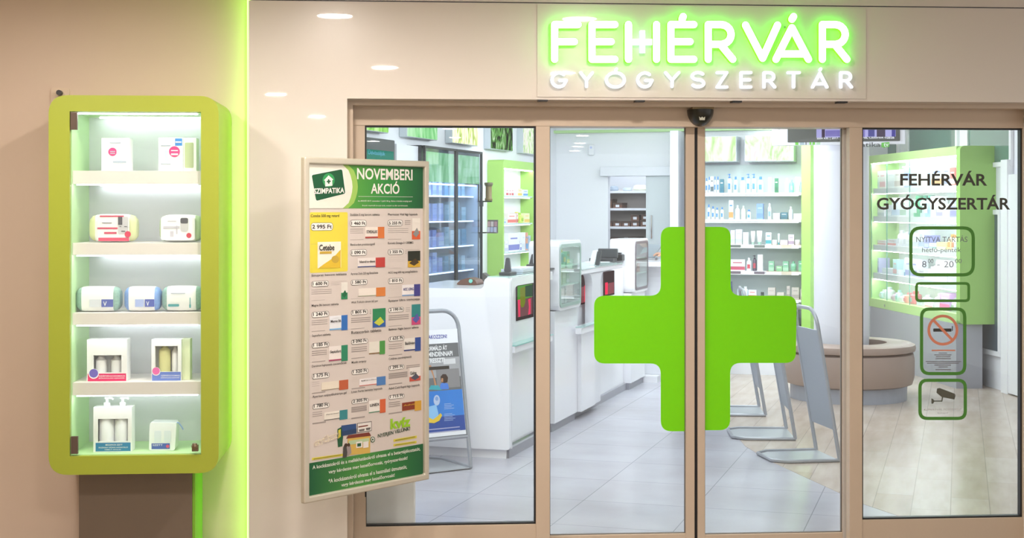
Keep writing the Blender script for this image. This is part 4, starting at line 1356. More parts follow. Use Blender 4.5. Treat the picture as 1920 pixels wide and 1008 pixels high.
for xa, xb, yt, c_, lab in ((1141, 1158, 348.5, '#9aa6b4', 'dark coiled cable bundle'), (1166, 1183, 351.5, '#b4c0c8', 'flat grey folded bag'), (1185, 1212, 346.5, '#d3d2c2', 'round cream basket')):
    s0, s1 = I.at_t(xa, HY, TST + .1)[0], I.at_t(xb, HY, TST + .1)[0]
    z1 = I.at_t(xa, yt, TST + .1)[1]; r_ = (s1 - s0) / 2; z0 = stz[0] + .001
    m = MB(); m.lathe([(r_ * .8, z0), (r_, z0 + .3 * (z1 - z0)), (r_ * .9, z0 + .8 * (z1 - z0)), (r_ * .6, z1), (r_ * .45, z1 - .015)], (s0 + s1) / 2, TST + .15, 16, sy=min(1, .12 / r_))
    single(lab.split()[-1], lab + ' on top of the storeroom shelving', lab.split()[-1], I, ((s0 + s1) / 2, TST + .15, z0), m, mat(c_, .6, noise=.2, scale=40), smooth=True)

# ---------------------------------------------------------------- goods
def goods(fr, kind, s0, s1, t, z0, z1, cols, label, cat, group, depth=None, side=False):
    """one product standing at z0; (s0,s1) is its width. side '+' or '-': the width runs along t, t is the s of the front, which faces +s or -s"""
    m = MB()
    w = s1 - s0; d = depth or min(w, 0.06); h = z1 - z0
    cx, cy = (s0 + s1) / 2, t + d / 2
    ms = [mat(c_, .4, noise=.02) for c_ in cols]
    while len(ms) < 3: ms.append(ms[-1])
    if kind == 'box':
        m.box(s0, s1, t, t + d, z0, z1, 0)
        m.box(s0 + w * .0, s1 - w * .0, t - .0008, t - .0001, z0 + h * .08, z0 + h * .38, 1)
        m.box(s0 + w * .18, s0 + w * .8, t - .0008, t - .0001, z0 + h * .68, z0 + h * .76, 2)
    elif kind == 'bottle':
        r = w / 2
        m.lathe([(r * .94, z0), (r, z0 + h * .03), (r, z0 + h * .66), (r * .75, z0 + h * .76), (r * .42, z0 + h * .8)], cx, cy, 14, 0, d / w)
        m.lathe([(r * .46, z0 + h * .8), (r * .46, z0 + h * .98), (r * .3, z1)], cx, cy, 12, 1, 1)
        m.box(cx - r * .55, cx + r * .55, cy - d / 2 - .0012, cy - d / 2 + .004, z0 + h * .18, z0 + h * .5, 2)
    elif kind == 'pump':
        r = w / 2
        m.lathe([(r * .94, z0), (r, z0 + h * .03), (r, z0 + h * .68), (r * .7, z0 + h * .75), (r * .3, z0 + h * .77)], cx, cy, 14, 0, d / w)
        m.lathe([(r * .5, z0 + h * .77), (r * .5, z0 + h * .84), (r * .16, z0 + h * .85), (r * .16, z0 + h * .94), (r * .45, z0 + h * .95), (r * .4, z1)], cx, cy, 10, 1)
        m.box(cx - r * .9, cx, cy - .004, cy + .004, z0 + h * .95, z0 + h * .98, 1)
        m.box(cx - r * .55, cx + r * .55, cy - d / 2 - .0012, cy - d / 2 + .004, z0 + h * .18, z0 + h * .5, 2)
    elif kind == 'tube':
        r = w / 2
        m.lathe([(r * .62, z0), (r * .62, z0 + h * .2)], cx, cy, 12, 1)
        vs, fs_ = [], []
        for i, (rs, rt, zz) in enumerate(((.66, .66, .2), (.8, .6, .45), (.95, .35, .8), (1, .06, 1))):
            for k in range(14):
                an = 2 * PI * k / 14
                vs.append((cx + r * rs * math.cos(an), cy + d / 2 * rt * math.sin(an), z0 + h * zz))
        for i in range(3):
            for k in range(14):
                a, b = i * 14 + k, i * 14 + (k + 1) % 14
                fs_.append((a, b, b + 14, a + 14))
        fs_.append(tuple(range(14))); fs_.append(tuple(42 + k for k in range(14)))
        m.add(vs, fs_, 0)
    elif kind == 'jar':
        r = w / 2
        m.lathe([(r * .93, z0), (r, z0 + h * .05), (r, z0 + h * .55), (r * .9, z0 + h * .6)], cx, cy, 14, 0, d / w)
        m.lathe([(r, z0 + h * .6), (r, z0 + h * .95), (r * .95, z1)], cx, cy, 14, 1, d / w)
    if side:                                   # turn: local s axis becomes -t, front faces -s
        sg = -1 if side == '+' else 1
        m.v = [(t + sg * (y - t), x, z) for x, y, z in m.v]
        o = (t + sg * d / 2, cx, z0)
    else:
        o = (cx, cy, z0)
    nm = {'box': 'carton', 'bottle': 'bottle', 'pump': 'pump_bottle', 'tube': 'cosmetic_tube', 'jar': 'cream_jar'}[kind]
    return single(nm, label, cat, fr, o, m, ms, group, smooth=kind != 'box')


CATS = {'box': 'box', 'bottle': 'bottle', 'pump': 'pump bottle', 'tube': 'tube', 'jar': 'jar'}
NM = {'box': 'carton', 'bottle': 'bottle', 'pump': 'pump bottle', 'tube': 'tube', 'jar': 'jar'}

# ---------------------------------------------------------------- back wall shelving right of the doorway
TSF = TB - 0.34
ss = lambda px, t=TSF: I.at_t(px, HY, t)[0]
T = Thing('wall_shelving', 'white lit wall shelving with green end post at the back of the pharmacy', 'shelving', I, ((ss(1290) + ss(1515)) / 2, TB - .15, 0))
rows_y = [361, 411, 458.5, 508, 559.5, 613]
rz = [I.at_t(1400, y, TSF)[1] for y in rows_y]
sa, sm, sb = ss(1291), ss(1436), ss(1502)
mb = MB(); mb.box(sa, sb, TB - .03, TB - .001, 0.0, bz(1400, 309)); T.part('back_panel', mb, mat('#cddad8', .45, noise=.01))
mb = MB(); mb.box(sa - .02, sa, TSF, TB - .001, 0, rz[0] + .3); T.part('side_panel', mb, W_IN)
mb = MB(); mb.box(ss(1503), ss(1520), TSF - .02, TB - .001, 0, ZTOP - .3); T.part('end_post', mb, mat('#a5d76b', .45), label='green end post')
mb = MB(); mb.box(sa, sb, TSF + .02, TB - .03, 0, 0.45); T.part('base', mb, W_IN)
LEDW = emit('#f2fbff', 3.2)
for k, z_ in enumerate(rz):
    mb = MB(); mb.box(sa, sm - .004, TSF, TB - .031, z_ - .022, z_); sh = T.part('shelf', mb, W_IN)
    if k < 2:
        for xa, xb in ((1323, 1354), (1368, 1431)):
            mb = MB(); mb.box(ss(xa), ss(xb), TSF - .003, TSF - .0005, z_ - .02, z_ - .006); T.part('light_strip', mb, LEDW, sh, label='white light strip along the shelf front')
    else:
        for xa, xb in ((1342, 1389), (1414, 1434)):
            mb = MB(); mb.box(ss(xa), ss(xb), TSF - .004, TSF - .0005, z_ - .03, z_ - .002)
            T.part('shelf_label', mb, mat('#6d7670' if k != 3 else '#756a74', .5), sh, label='dark shelf label strip')
    mb = MB(); mb.box(sm, sb, TSF, TB - .031, z_ - .026, z_ - .003, 0); mb.box(sm, sb, TSF, TB - .031, z_ - .003, z_, 1)
    sh = T.part('shelf', mb, [W_IN, mat('#c9b89c', .5)])
    mb = MB(); mb.box(ss(1465), ss(1484.5), TSF - .004, TSF - .0005, z_ - .032, z_ - .002); T.part('shelf_label', mb, mat('#cfc4b0', .5), sh, label='beige shelf label')
    mb = MB(); mb.box(sa + .03, sb - .03, TSF + .03, TSF + .05, z_ - .034, z_ - .027); T.part('light_strip', mb, LEDW, sh)

W, BL, TE, MI = '#eef1f5', '#4e8fd6', '#4aa3ac', '#bfe0d6'
B6 = lambda lst: [(k, 1310 + a / 5.304, 1310 + b / 5.304, 230 + y / 5.304, c_) for k, a, b, y, c_ in lst]
B7 = lambda lst: [(k, 1310 + a / 5.04, 1310 + b / 5.04, 400 + y / 5.04, c_) for k, a, b, y, c_ in lst]
shelf_rows = [
    B6([('bottle', 64, 90, 550, (W, BL)), ('bottle', 93, 116, 536, (W, BL)), ('box', 119, 146, 534, (W, '#5a6a72')), ('bottle', 150, 172, 534, (W, BL)),
        ('bottle', 176, 204, 534, (W, BL)), ('box', 211, 248, 560, ('#3f7f92', '#2d6f86', W)), ('pump', 283, 325, 508, (W, BL)), ('bottle', 345, 385, 534, (W, BL)),
        ('bottle', 408, 460, 540, (W, BL, '#b9bccb')), ('pump', 470, 513, 508, (W, BL)), ('pump', 525, 567, 508, (W, BL)), ('bottle', 585, 640, 534, (W, BL)),
        ('box', 692, 724, 543, (W, MI)), ('box', 756, 790, 552, ('#2f7a58', '#2a6a4c', '#cfe0d6')), ('bottle', 855, 900, 548, ('#d7ebe8', W)),
        ('bottle', 902, 944, 562, ('#7cc6bf', '#9ad4cc')), ('tube', 957, 1010, 538, (W, W)), ('bottle', 1013, 1050, 545, ('#6fbfb4', W))]),
    B6([('bottle', 84, 114, 812, (W, BL)), ('bottle', 126, 156, 830, (W, BL)), ('bottle', 166, 196, 842, (W, BL)), ('bottle', 215, 246, 838, (W, BL)),
        ('box', 301, 343, 770, (W, '#e89a5c', BL)), ('bottle', 360, 406, 820, (W, '#dfe6ee')), ('bottle', 420, 462, 825, ('#eeeed4', '#cfe4d6')),
        ('bottle', 478, 516, 864, (W, BL)), ('box', 577, 641, 805, ('#7fa0e6', '#6f90dc', '#a9c0f2')), ('bottle', 685, 721, 800, ('#dfe8f4', W, '#7fa4d4')),
        ('box', 740, 808, 898, ('#d9e6f2', '#c3d8ec')), ('box', 815, 884, 890, ('#4a7482', '#3c6674', '#d7e4e8')), ('bottle', 895, 934, 833, ('#cfd8ee', W)),
        ('box', 945, 1052, 902, (W, '#e4e6ec'))]),
    B7([('box', 303, 343, 158, (W, '#c5e6d6')), ('box', 350, 409, 150, (W, '#bfe4d0')), ('box', 418, 470, 178, (W, '#c5e6d6')),
        ('tube', 489, 531, 166, ('#e9ecec', '#9fb9a9')), ('tube', 545, 598, 163, ('#e6eaea', '#95b5a4')), ('box', 634, 686, 180, (W, TE, TE)),
        ('jar', 690, 741, 250, (W, '#dfeaea')), ('tube', 745, 766, 190, ('#d7ece6', TE)), ('box', 770, 842, 250, ('#d9ccd8', '#cbb9ca')),
        ('box', 848, 901, 200, ('#e9dfea', '#a995ac')), ('jar', 907, 957, 248, ('#e4d8e2', W)), ('box', 971, 991, 184, ('#ece4ea', '#6a5f6a'))]),
    B7([('box', 300, 436, 434, ('#eceaf0', '#c0556a')), ('bottle', 449, 496, 418, (W, W, '#c9525e')), ('pump', 507, 546, 396, ('#5b5462', '#4a4452', '#c0505c')),
        ('box', 556, 606, 388, (W, '#dfdfe6')), ('box', 661, 711, 450, ('#8cc0a0', '#a9d0b6', W)), ('box', 734, 788, 498, ('#9acb9a', '#7fb890', W)),
        ('box', 795, 849, 452, ('#86bb9a', '#a5cdb2', W)), ('bottle', 866, 921, 452, ('#8cc2a4', '#74b08e')), ('box', 944, 993, 446, ('#6fb08c', '#8cc2a4', W))]),
    B7([('bottle', 360, 408, 685, ('#d5ecec', W)), ('bottle', 410, 466, 690, ('#d9eef2', W)), ('box', 470, 546, 722, ('#e6e4f2', '#d86a52')),
        ('jar', 585, 616, 742, ('#5c6660', '#3f4844')), ('box', 654, 723, 700, ('#cfc9c2', '#bdb5ac')), ('box', 740, 806, 746, ('#d9d3cb', '#c9c1b8')),
        ('box', 832, 862, 685, ('#c5beb8', '#a9a29c')), ('box', 880, 948, 698, ('#cbc4bd', '#aaa39c')), ('bottle', 958, 991, 685, ('#b9b2ac', '#cfc9c4'))]),
    [('tube', 1484, 1494, 584, ('#3a4644', '#2c3432')), ('tube', 1496, 1506, 580, ('#46504e', '#2f3836'))],
]
row_nm = ['top', 'second', 'third', 'fourth', 'fifth', 'sixth']
tone = lambda c_: c_
def colour_word(c_):
    r, g, b = (int(c_[i:i + 2], 16) for i in (1, 3, 5))
    mx, mn = max(r, g, b), min(r, g, b)
    if mx - mn < 22: return 'white' if mx > 225 else ('pale grey' if mx > 180 else ('grey' if mx > 110 else 'dark'))
    pale = 'pale ' if mn > 185 else ('dark ' if mx < 130 else '')
    if r >= g and r >= b:
        if g - b > 40: nm = 'yellow' if g > r * .8 else ('orange' if g > r * .5 else 'red')
        elif b - g > 25: nm = 'pink'
        else: nm = 'beige' if mn > 140 else 'red'
    elif g >= r and g >= b: nm = 'green' if g - b > 14 else 'teal'
    else: nm = 'purple' if r - g > 12 else ('teal' if g > b * .95 else 'blue')
    return pale + nm


def describe(kind, cols):
    a = colour_word(cols[0]); b = colour_word(cols[1])
    return ('%s %s' % (a, NM[kind])) if a == b else '%s %s with %s %s' % (a, NM[kind], b, 'band' if kind == 'box' else ('lid' if kind == 'jar' else 'cap'))


for k, row in enumerate(shelf_rows):
    for n, (kind, xa, xb, yt, cols) in enumerate(row):
        t = TSF + .045
        s0, s1 = I.at_t(xa, HY, t)[0], I.at_t(xb, HY, t)[0]
        z1 = I.at_t(xa, yt, t)[1]
        lab = '%s, %s from left, %s back wall shelf' % (describe(kind, cols), ORD[n], row_nm[k])
        goods(I, kind, s0, s1, t, rz[k] + .0008, max(z1, rz[k] + .03), cols, lab, CATS[kind], 'goods on the back wall shelving')

# back-lit grass pictures above the shelves and along the left wall
GP_BRIGHT = [grass_picture('grass_print_%d' % i, st, e, sc, i + 1) for i, (st, e, sc) in enumerate((
    (['#b4e592', '#dcf8c4', '#f6ffec', '#ffffff'], 1.25, 5), (['#c0e8a4', '#e6f8d4', '#fdfff8', '#f8e6ea'], 1.25, 8),
    (['#4fa33c', '#a5e07a', '#e6fbc8'], 1.3, 5), (['#58b868', '#9fe0a0', '#d5f7d5'], 1.2, 3.5), (['#7a9a3a', '#d9e89a', '#fffbe2', '#f0e2b4'], 1.4, 7),
    (['#2a2f2c', '#3c4a3c', '#7fbf6a', '#d9ead0'], 1.1, 8), (['#6fb05a', '#cfe6b8', '#f2e6ee', '#9fcf7a'], 1.3, 9)))]


def light_box(label, fr, s0, s1, t, z0, z1, picture, dp):
    T = Thing('light_box', label, 'light box', fr, ((s0 + s1) / 2, t + dp, z0), 'back-lit grass pictures')
    m = MB(); m.box(s0, s1, t + .004, t + dp, z0, z1); T.part('case', m, mat('#c9d2d8', .4), bevel=.004)
    m = MB(); m.box(s0 + .006, s1 - .006, t, t + .0035, z0 + .006, z1 - .006); T.part('picture', m, picture)


tl = TSF + .02
z0, z1 = I.at_t(1400, 302.5, tl)[1], I.at_t(1400, 254, tl)[1]
light_box('bright back-lit picture of grass blades above the shelving, behind the door stile', I, ss(1294, tl), ss(1380.5, tl), tl, z0, z1, GP_BRIGHT[0], .3)
light_box('bright back-lit picture of pale meadow flowers above the right shelving', I, ss(1396, tl), ss(1488, tl), tl, z0, z1, GP_BRIGHT[1], .3)
for i, (xa, xb, yb, lab) in enumerate(((655, 729, 250, 'back-lit grass picture at the left edge of the left window'),
                                      (764, 820.5, 263.5, 'green back-lit picture of broad leaves, second on left wall'),
                                      (849, 896.5, 274, 'yellow and white back-lit meadow picture, third on left wall'),
                                      (920.5, 961.5, 284, 'dark back-lit picture of grass blades, fourth on left wall'),
                                      (981.5, 1012, 291, 'pink flecked back-lit meadow picture next to the beige post'))):
    sp_ = SW + .07
    t0, t1 = ut(xa, sp_), ut(xb, sp_)
    z0 = uz(xb, yb, sp_); z1 = z0 + .52
    T = Thing('light_box', lab, 'light box', I, (SW, (t0 + t1) / 2, z0), 'back-lit grass pictures')
    m = MB(); m.box(SW + .0005, sp_ - .004, t0, t1, z0, z1); T.part('case', m, mat('#c3ccd2', .4), bevel=.004)
    m = MB(); m.box(sp_ - .0035, sp_, t0 + .006, t1 - .006, z0 + .006, z1 - .006); T.part('picture', m, GP_BRIGHT[2 + i])

# ---------------------------------------------------------------- glass door cooler, info screen, green shelf unit (left wall)
mb = MB(); mb.box(SW + .0005, SU - .055, CO0 - .45, CO0 - .006, 0, COZ - .01)
structure('trim_11', I, mb, W_IN)
T = Thing('glass_door_cooler', 'tall black framed cooler with two glass doors behind the counter', 'cooler', I, (SU - .2, (CO0 + CO1) / 2, 0))
dp = .5
mb = MB()
mb.box(SU - dp, SU - dp + .02, CO0, CO1, 0.05, COZ); mb.box(SU - dp + .02, SU - .03, CO0, CO0 + .03, 0.05, COZ); mb.box(SU - dp + .02, SU - .03, CO1 - .03, CO1, 0.05, COZ)
mb.box(SU - dp + .02, SU - .03, CO0 + .03, CO1 - .03, COZ - .04, COZ); mb.box(SU - dp + .02, SU - .03, CO0 + .03, CO1 - .03, 0.05, 0.3)
T.part('cabinet', mb, [mat('#34383c', .4)])
mb = MB(); mb.box(SU - dp + .026, SU - .035, CO0 + .0305, CO0 + .033, .31, COZ - .29); mb.box(SU - dp + .026, SU - .035, CO1 - .033, CO1 - .0305, .31, COZ - .29)
T.part('lining', mb, mat('#d3deea', .4))
mb = MB(); mb.box(SU - dp + .021, SU - dp + .024, CO0 + .031, CO1 - .031, .31, COZ - .045); T.part('inner_back', mb, mat('#d3ddf0', .4))
mb = MB(); mb.box(SU - .06, SU - .04, CO0 + .05, CO1 - .05, COZ - .30, COZ - .29); T.part('light_strip', mb, emit('#b9c8ff', 16.0))
zt = COZ - .28
mb = MB(); mb.box(SU - .028, SU - .02, CO0 + .0345, CO1 - .0345, zt, COZ - .045); T.part('header_picture', mb, GP_BRIGHT[3], label='green leaf picture above the glass doors')
cm = ut(857)
for a, b in ((CO0, cm - .004), (cm + .004, CO1)):
    mb = MB()
    mb.ps([(a, 0.06), (b, .06), (b, COZ - .002), (a, COZ - .002)], SU - .018, SU, 0, [[(a + .022, .32), (b - .022, .32), (b - .022, COZ - .02), (a + .022, COZ - .02)]])
    d = T.part('door', mb, mat('#1f2226', .35))
    mb = MB(); mb.box(SU - .012, SU - .007, a + .022, b - .022, .32, COZ - .02)
    T.part('pane', mb, glass((0.86, .93, 1.0), .07), d)
cool_z = []
for y in (367, 413.5, 460.5, 507):
    z_ = uz(850, y, SU - .1); cool_z.append(z_)
    mb = MB(); mb.box(SU - dp + .03, SU - .07, CO0 + .031, CO1 - .031, z_ - .012, z_)
    sh = T.part('shelf', mb, mat('#dfe8f2', .3))
    mb = MB(); mb.box(SU - .069, SU - .066, CO0 + .05, CO1 - .05, z_ - .011, z_ - .001); T.part('light_strip', mb, emit('#d4e0ff', 4.0), sh)
nr = ['upper', 'second', 'third', 'lowest visible']
for k, z_ in enumerate(cool_z):
    n = 9
    for j in range(n):
        tt = CO0 + .07 + (CO1 - CO0 - .14) * j / n
        wdt = (CO1 - CO0 - .14) / n * random.uniform(.55, .9); hh = random.uniform(.11, .165)
        lt = j < n / 2
        cols = random.choice([('#aeb9ee', '#8f9de4'), ('#c3ccf4', '#9db0ec'), ('#b9c3f0', '#dfe4fa')] if lt else [('#9cc3d4', '#7fb0c6'), ('#b9d2da', '#8fb6c4'), ('#5f9dba', '#4f8fae')])
        goods(I, 'box', tt, tt + wdt, SU - .12, z_ + .0008, z_ + hh, cols, '%s box behind cooler glass, %s from left on %s cooler shelf' % (colour_word(cols[0]), ORD[j], nr[k]),
              'box', 'boxes in the glass door cooler', .15, side='+')
x0_, x1_ = ut(685, SU - .05), ut(741, SU - .05)
zk = uz(741, 263, SU - .05)
T = Thing('info_screen', 'black framed teal welcome screen at the top left of the left window', 'screen', I, (SU - .1, (x0_ + x1_) / 2, zk - 1.0))
mb = MB(); mb.box(SW + .0005, SU - .052, x0_ - .25, x1_, zk - 1.0, zk); T.part('case', mb, mat('#3c3f42', .4), bevel=.008)
mb = MB(); mb.box(SU - .0515, SU - .05, x0_ - .22, x1_ - .03, zk - .95, zk - .085); T.part('display', mb, emit('#2f9a86', .75))
mb = MB(); mb.text_s('Üdvözöljük', ut(690, SU - .05), uz(690, 291, SU - .05), ut(722, SU - .05), uz(690, 280, SU - .05), SU - .049, 0, .01); T.part('lettering', mb, emit('#6fc0e6', .9), label='pale blue welcome word')

T = Thing('green_shelf_unit', 'green built-in shelf unit with lit shelves beside the cooler', 'shelf unit', I, (SU - .2, (GU0 + GU1) / 2, GUZ0))
mb = MB()
op = [(GU0 + .035, GUZ0 + .08), (GU1 - .035, GUZ0 + .08), (GU1 - .035, GUZ1 - .075), (GU0 + .035, GUZ1 - .075)]
GUN = mat('#a6d36c', .45)
mb.ps(rrect(GU0, GUZ0, GU1, GUZ1, .05), SW + .001, SU, 0, [op]); T.part('body', mb, GUN)
mb = MB(); mb.box(SW + .001, SW + .008, GU0 + .035, GU1 - .035, GUZ0 + .08, GUZ1 - .075); T.part('back_panel', mb, W_IN)
mb = MB(); mb.box(SU - .05, SU - .02, GU0 + .04, GU1 - .04, GUZ1 - .085, GUZ1 - .0755); T.part('light_strip', mb, emit('#ffffff', 9.0))
gz = []
for y in (367, 418.5, 471.5, 520):
    z_ = uz(960, y, SU - .04); gz.append(z_)
    mb = MB(); mb.box(SW + .0085, SU - .02, GU0 + .0355, GU1 - .0355, z_ - .014, z_); sh = T.part('shelf', mb, mat('#cfe6e4', .2))
    mb = MB(); mb.box(SU - .06, SU - .04, GU0 + .05, GU1 - .05, z_ - .022, z_ - .0145); T.part('light_strip', mb, emit('#ffffff', 3.0), sh)
gx = lambda zx: 930 + zx / 4.2
gy = lambda zy: 290 + zy / 4.2
for k, row in enumerate((
        [('box', 80, 100, 266, ('#f0eef0', '#d0525a')), ('box', 104, 121, 268, ('#efeef2', '#d87a80')), ('box', 124, 140, 266, ('#efe8e8', '#d0525a')), ('box', 143, 160, 268, (W, '#d9dde6')),
         ('box', 173, 206, 266, ('#efe9cf', '#e0c25a')), ('box', 215, 252, 274, ('#e4ecf6', '#5f9ae0'))],
        [('box', 66, 78, 498, ('#e6ecf8', '#7f9fe6')), ('box', 92, 160, 462, ('#f2e6e2', '#e8746a')), ('box', 163, 176, 458, ('#e6d0cc', '#d05a52')),
         ('bottle', 180, 200, 450, ('#b9dc5a', '#e8e05a')), ('bottle', 203, 221, 456, ('#d0e87a', '#a9cf4a')), ('box', 224, 266, 460, ('#f0e8c0', '#f0c86a'))],
        [('box', 70, 96, 680, ('#f0f0f6', '#d0d4ea')), ('box', 99, 186, 620, ('#f2f2f8', '#7f84cc')), ('box', 190, 203, 680, ('#eef0f8', '#8f94d0')), ('box', 205, 233, 612, ('#f2f4f8', '#dfe6f2')),
         ('box', 236, 252, 612, ('#e6a08a', '#6fa4dc')), ('box', 258, 278, 636, ('#bcd0ec', '#8fb0e0'))])):
    for n, (kind, a, b, yt, cols) in enumerate(row):
        sf = SU - .035
        t0, t1 = ut(gx(a), sf), min(ut(gx(b), sf), GU1 - .042)
        t0 = max(GU0 + .04, min(t0, t1 - .035))
        hz = uz(gx(a), gy(yt), sf)
        goods(I, kind, t0, t1 - .006, sf, gz[k] + .0008, max(hz, gz[k] + .05), cols, '%s, %s from left on %s green unit shelf' % (describe(kind, cols), ORD[n], row_nm[k]),
              CATS[kind], 'goods in the green shelf unit', .07, side='+')
# brown dispenser and leaflet rack on arms beside the cooler
sA = SU + .02
tA = CO1 + .01
for kind, (xa, ya, xb, yb) in (('dispenser', (908.5, 342, 924, 376)), ('rack', (909, 412, 932, 437))):
    t_ = tA + .06
    sa_, za = I.at_t(xa, yb, t_); sb_, zb = I.at_t(xb, ya, t_)
    if kind == 'dispenser':
        T = Thing('canister', 'brown ribbed canister on a black arm beside the cooler', 'canister', I, ((sa_ + sb_) / 2, t_, za))
        r = (sb_ - sa_) / 2; h_ = zb - za; cx = (sa_ + sb_) / 2
        m = MB(); m.lathe([(r * .85, za), (r * .9, za + h_ * .1), (r * .72, za + h_ * .16), (r * .72, za + h_ * .78), (r * .85, za + h_ * .8)], cx, t_, 16); T.part('body', m, mat('#7d6a3e', .35, noise=.1), smooth=True)
        m = MB(); m.lathe([(r * .86, za + h_ * .805), (r * .86, za + h_ * .86), (r, za + h_ * .88), (r, za + h_ * .97), (r * .9, zb)], cx, t_, 16); T.part('lid', m, mat('#5c5638', .35), smooth=True)
        m = MB(); m.box(SU - .03, sb_ - .01, t_ - .012, t_ + .012, za - .012, za - .0005); m.box(SU - .03, SU - .02, CO1 + .0005, t_ + .012, za - .05, za - .0005)
        T.part('arm', m, M_BLACK)
    else:
        T = Thing('leaflet_rack', 'small rack of leaflets on a black arm under the brown canister', 'leaflet rack', I, ((sa_ + sb_) / 2, t_, za))
        m = MB(); m.box(sa_ + .02, sb_, t_ + .02, t_ + .028, za, zb); m.box(sa_ + .02, sb_, t_ - .02, t_ + .02, za, za + .008); T.part('rack', m, mat('#6f6a66', .4))
        m = MB(); m.box(SU - .03, sa_ + .019, t_ - .012, t_ + .012, za, za + .01); m.box(SU - .03, SU - .02, CO1 + .0005, t_ - .012, za - .04, za + .01); T.part('arm', m, M_BLACK)
        wq = (sb_ - sa_ - .02) / 3
        for q_ in range(3):
            for r_ in range(2):
                m = MB(); x_ = sa_ + .02 + wq * q_; zz = za + .01 + (zb - za - .02) / 2 * r_
                m.box(x_ + .003, x_ + wq - .003, t_ - .01 + .012 * r_, t_ - .004 + .012 * r_, zz, zz + (zb - za - .02) / 2 - .004)
                T.part('leaflet', m, mat(['#d9d6e2', '#c9a8a8', '#b4bcd6', '#d0c4c0', '#bdbfd0', '#b08a90'][q_ * 2 + r_], .5))
# ---------------------------------------------------------------- service counters along the left
CW = mat('#f1f1f6', 0.22, noise=0.008, scale=2, coat=0.3)
KICK = mat('#9d9da6', 0.4, noise=.02)
C_END = min(ct(1033), ct(1047) - .04)
T = Thing('service_counter', 'white curved service counter with raised ledge nearest the entrance', 'counter', I, (-0.4, 0.5, 0))
zl = cz(900, 536, -.3); zh_ = cz(957, 520)
# front: low desk on the left stepping up to the narrow ledge on the customer side
fr_ = rounded([(-1.15, .062), (.012, .062), (.012, zh_), (-.165, zh_), (-.165, zl), (-1.15, zl)], [0, .02, .03, .05, .05, .02], 5)
mb = MB(); mb.pt(fr_, -.03, .03); T.part('front_panel', mb, CW, bevel=.012, smooth=True)
mb = MB()
r = arc(.16, zh_ - .19, .185, 180, 90, 6)
inn = arc(.16, zh_ - .185, .125, 90, 180, 6)
mb.ps([(.031, .062), (.031, zh_ - .1)] + [(.031, zh_ - .001), (C_END, zh_ - .001), (C_END, zh_ - .06)] + [(x + .005, z) for x, z in inn] + [(.036, .062)], -.165, .012)
T.part('ledge', mb, CW, bevel=.004)
mb = MB(); mb.box(-.15, .0, .0, C_END - .02, zh_ + .0002, zh_ + .007); T.part('glass_top', mb, mat('#bfdcd8', .08, noise=0), label='pale green glass top')
mb = MB(); mb.box(-.8, -.166, .031, C_END, zl - .04, zl - .001); T.part('desk', mb, CW, bevel=.004)
mb = MB(); mb.box(-.07, -.055, .037, C_END, .065, zh_ - .062); side = T.part('side_panel', mb, CW)
mb = MB(); mb.box(-1.1, -.02, .0, .02, 0, .0615, 1); mb.box(-.03, -.005, .021, C_END, 0, .0615, 0); T.part('kick_board', mb, [KICK, CW])
sp = -.05
def pxs(mb, pts, s_, mi=0, th=.001): mb.ps([I.at_s(x, y, s_) for x, y in pts], s_ - th, s_, mi)
mb = MB(); pxs(mb, [(968.5, 535), (1001, 530), (1001, 593.5), (968.5, 601.5)], sp, 0, .004)
lbp = T.part('light_panel', mb, emit('#4a3e44', .5), label='dark framed light panel with green and pink picture')
mb = MB()
pxs(mb, [(970.5, 536), (998.5, 532), (998.5, 556), (970.5, 564)], sp + .002, 0)
pxs(mb, [(975.5, 540), (985, 537), (985, 566), (982, 575), (978, 576), (975.5, 570)], sp + .003, 1)
pxs(mb, [(985, 536), (998.5, 533), (998.5, 555), (985, 556)], sp + .0035, 2)
pxs(mb, [(970.5, 564), (998.5, 555.5), (998.5, 588), (970.5, 595)], sp + .0025, 3)
pxs(mb, [(971, 562), (975.5, 561), (975.5, 593), (972.5, 594)], sp + .004, 4)
pxs(mb, [(990.5, 561), (995, 559), (995, 588), (990.5, 590), (992, 575)], sp + .004, 4)
T.part('picture', mb, [emit('#5aa83a', .8), emit('#8a9a2a', .7), emit('#1f5a3a', .6), emit('#8a5a60', .7), emit('#f0406a', 1.0)], lbp)
mb = MB(); z_ = cz(985, 636, -.05); mb.box(-.054, .012, ct(962), C_END, z_ - .05, z_ - .007, 0); mb.box(-.054, .02, ct(962), C_END, z_ - .0065, z_, 1)
T.part('bag_shelf', mb, [CW, mat('#8fc5bf', .1)])


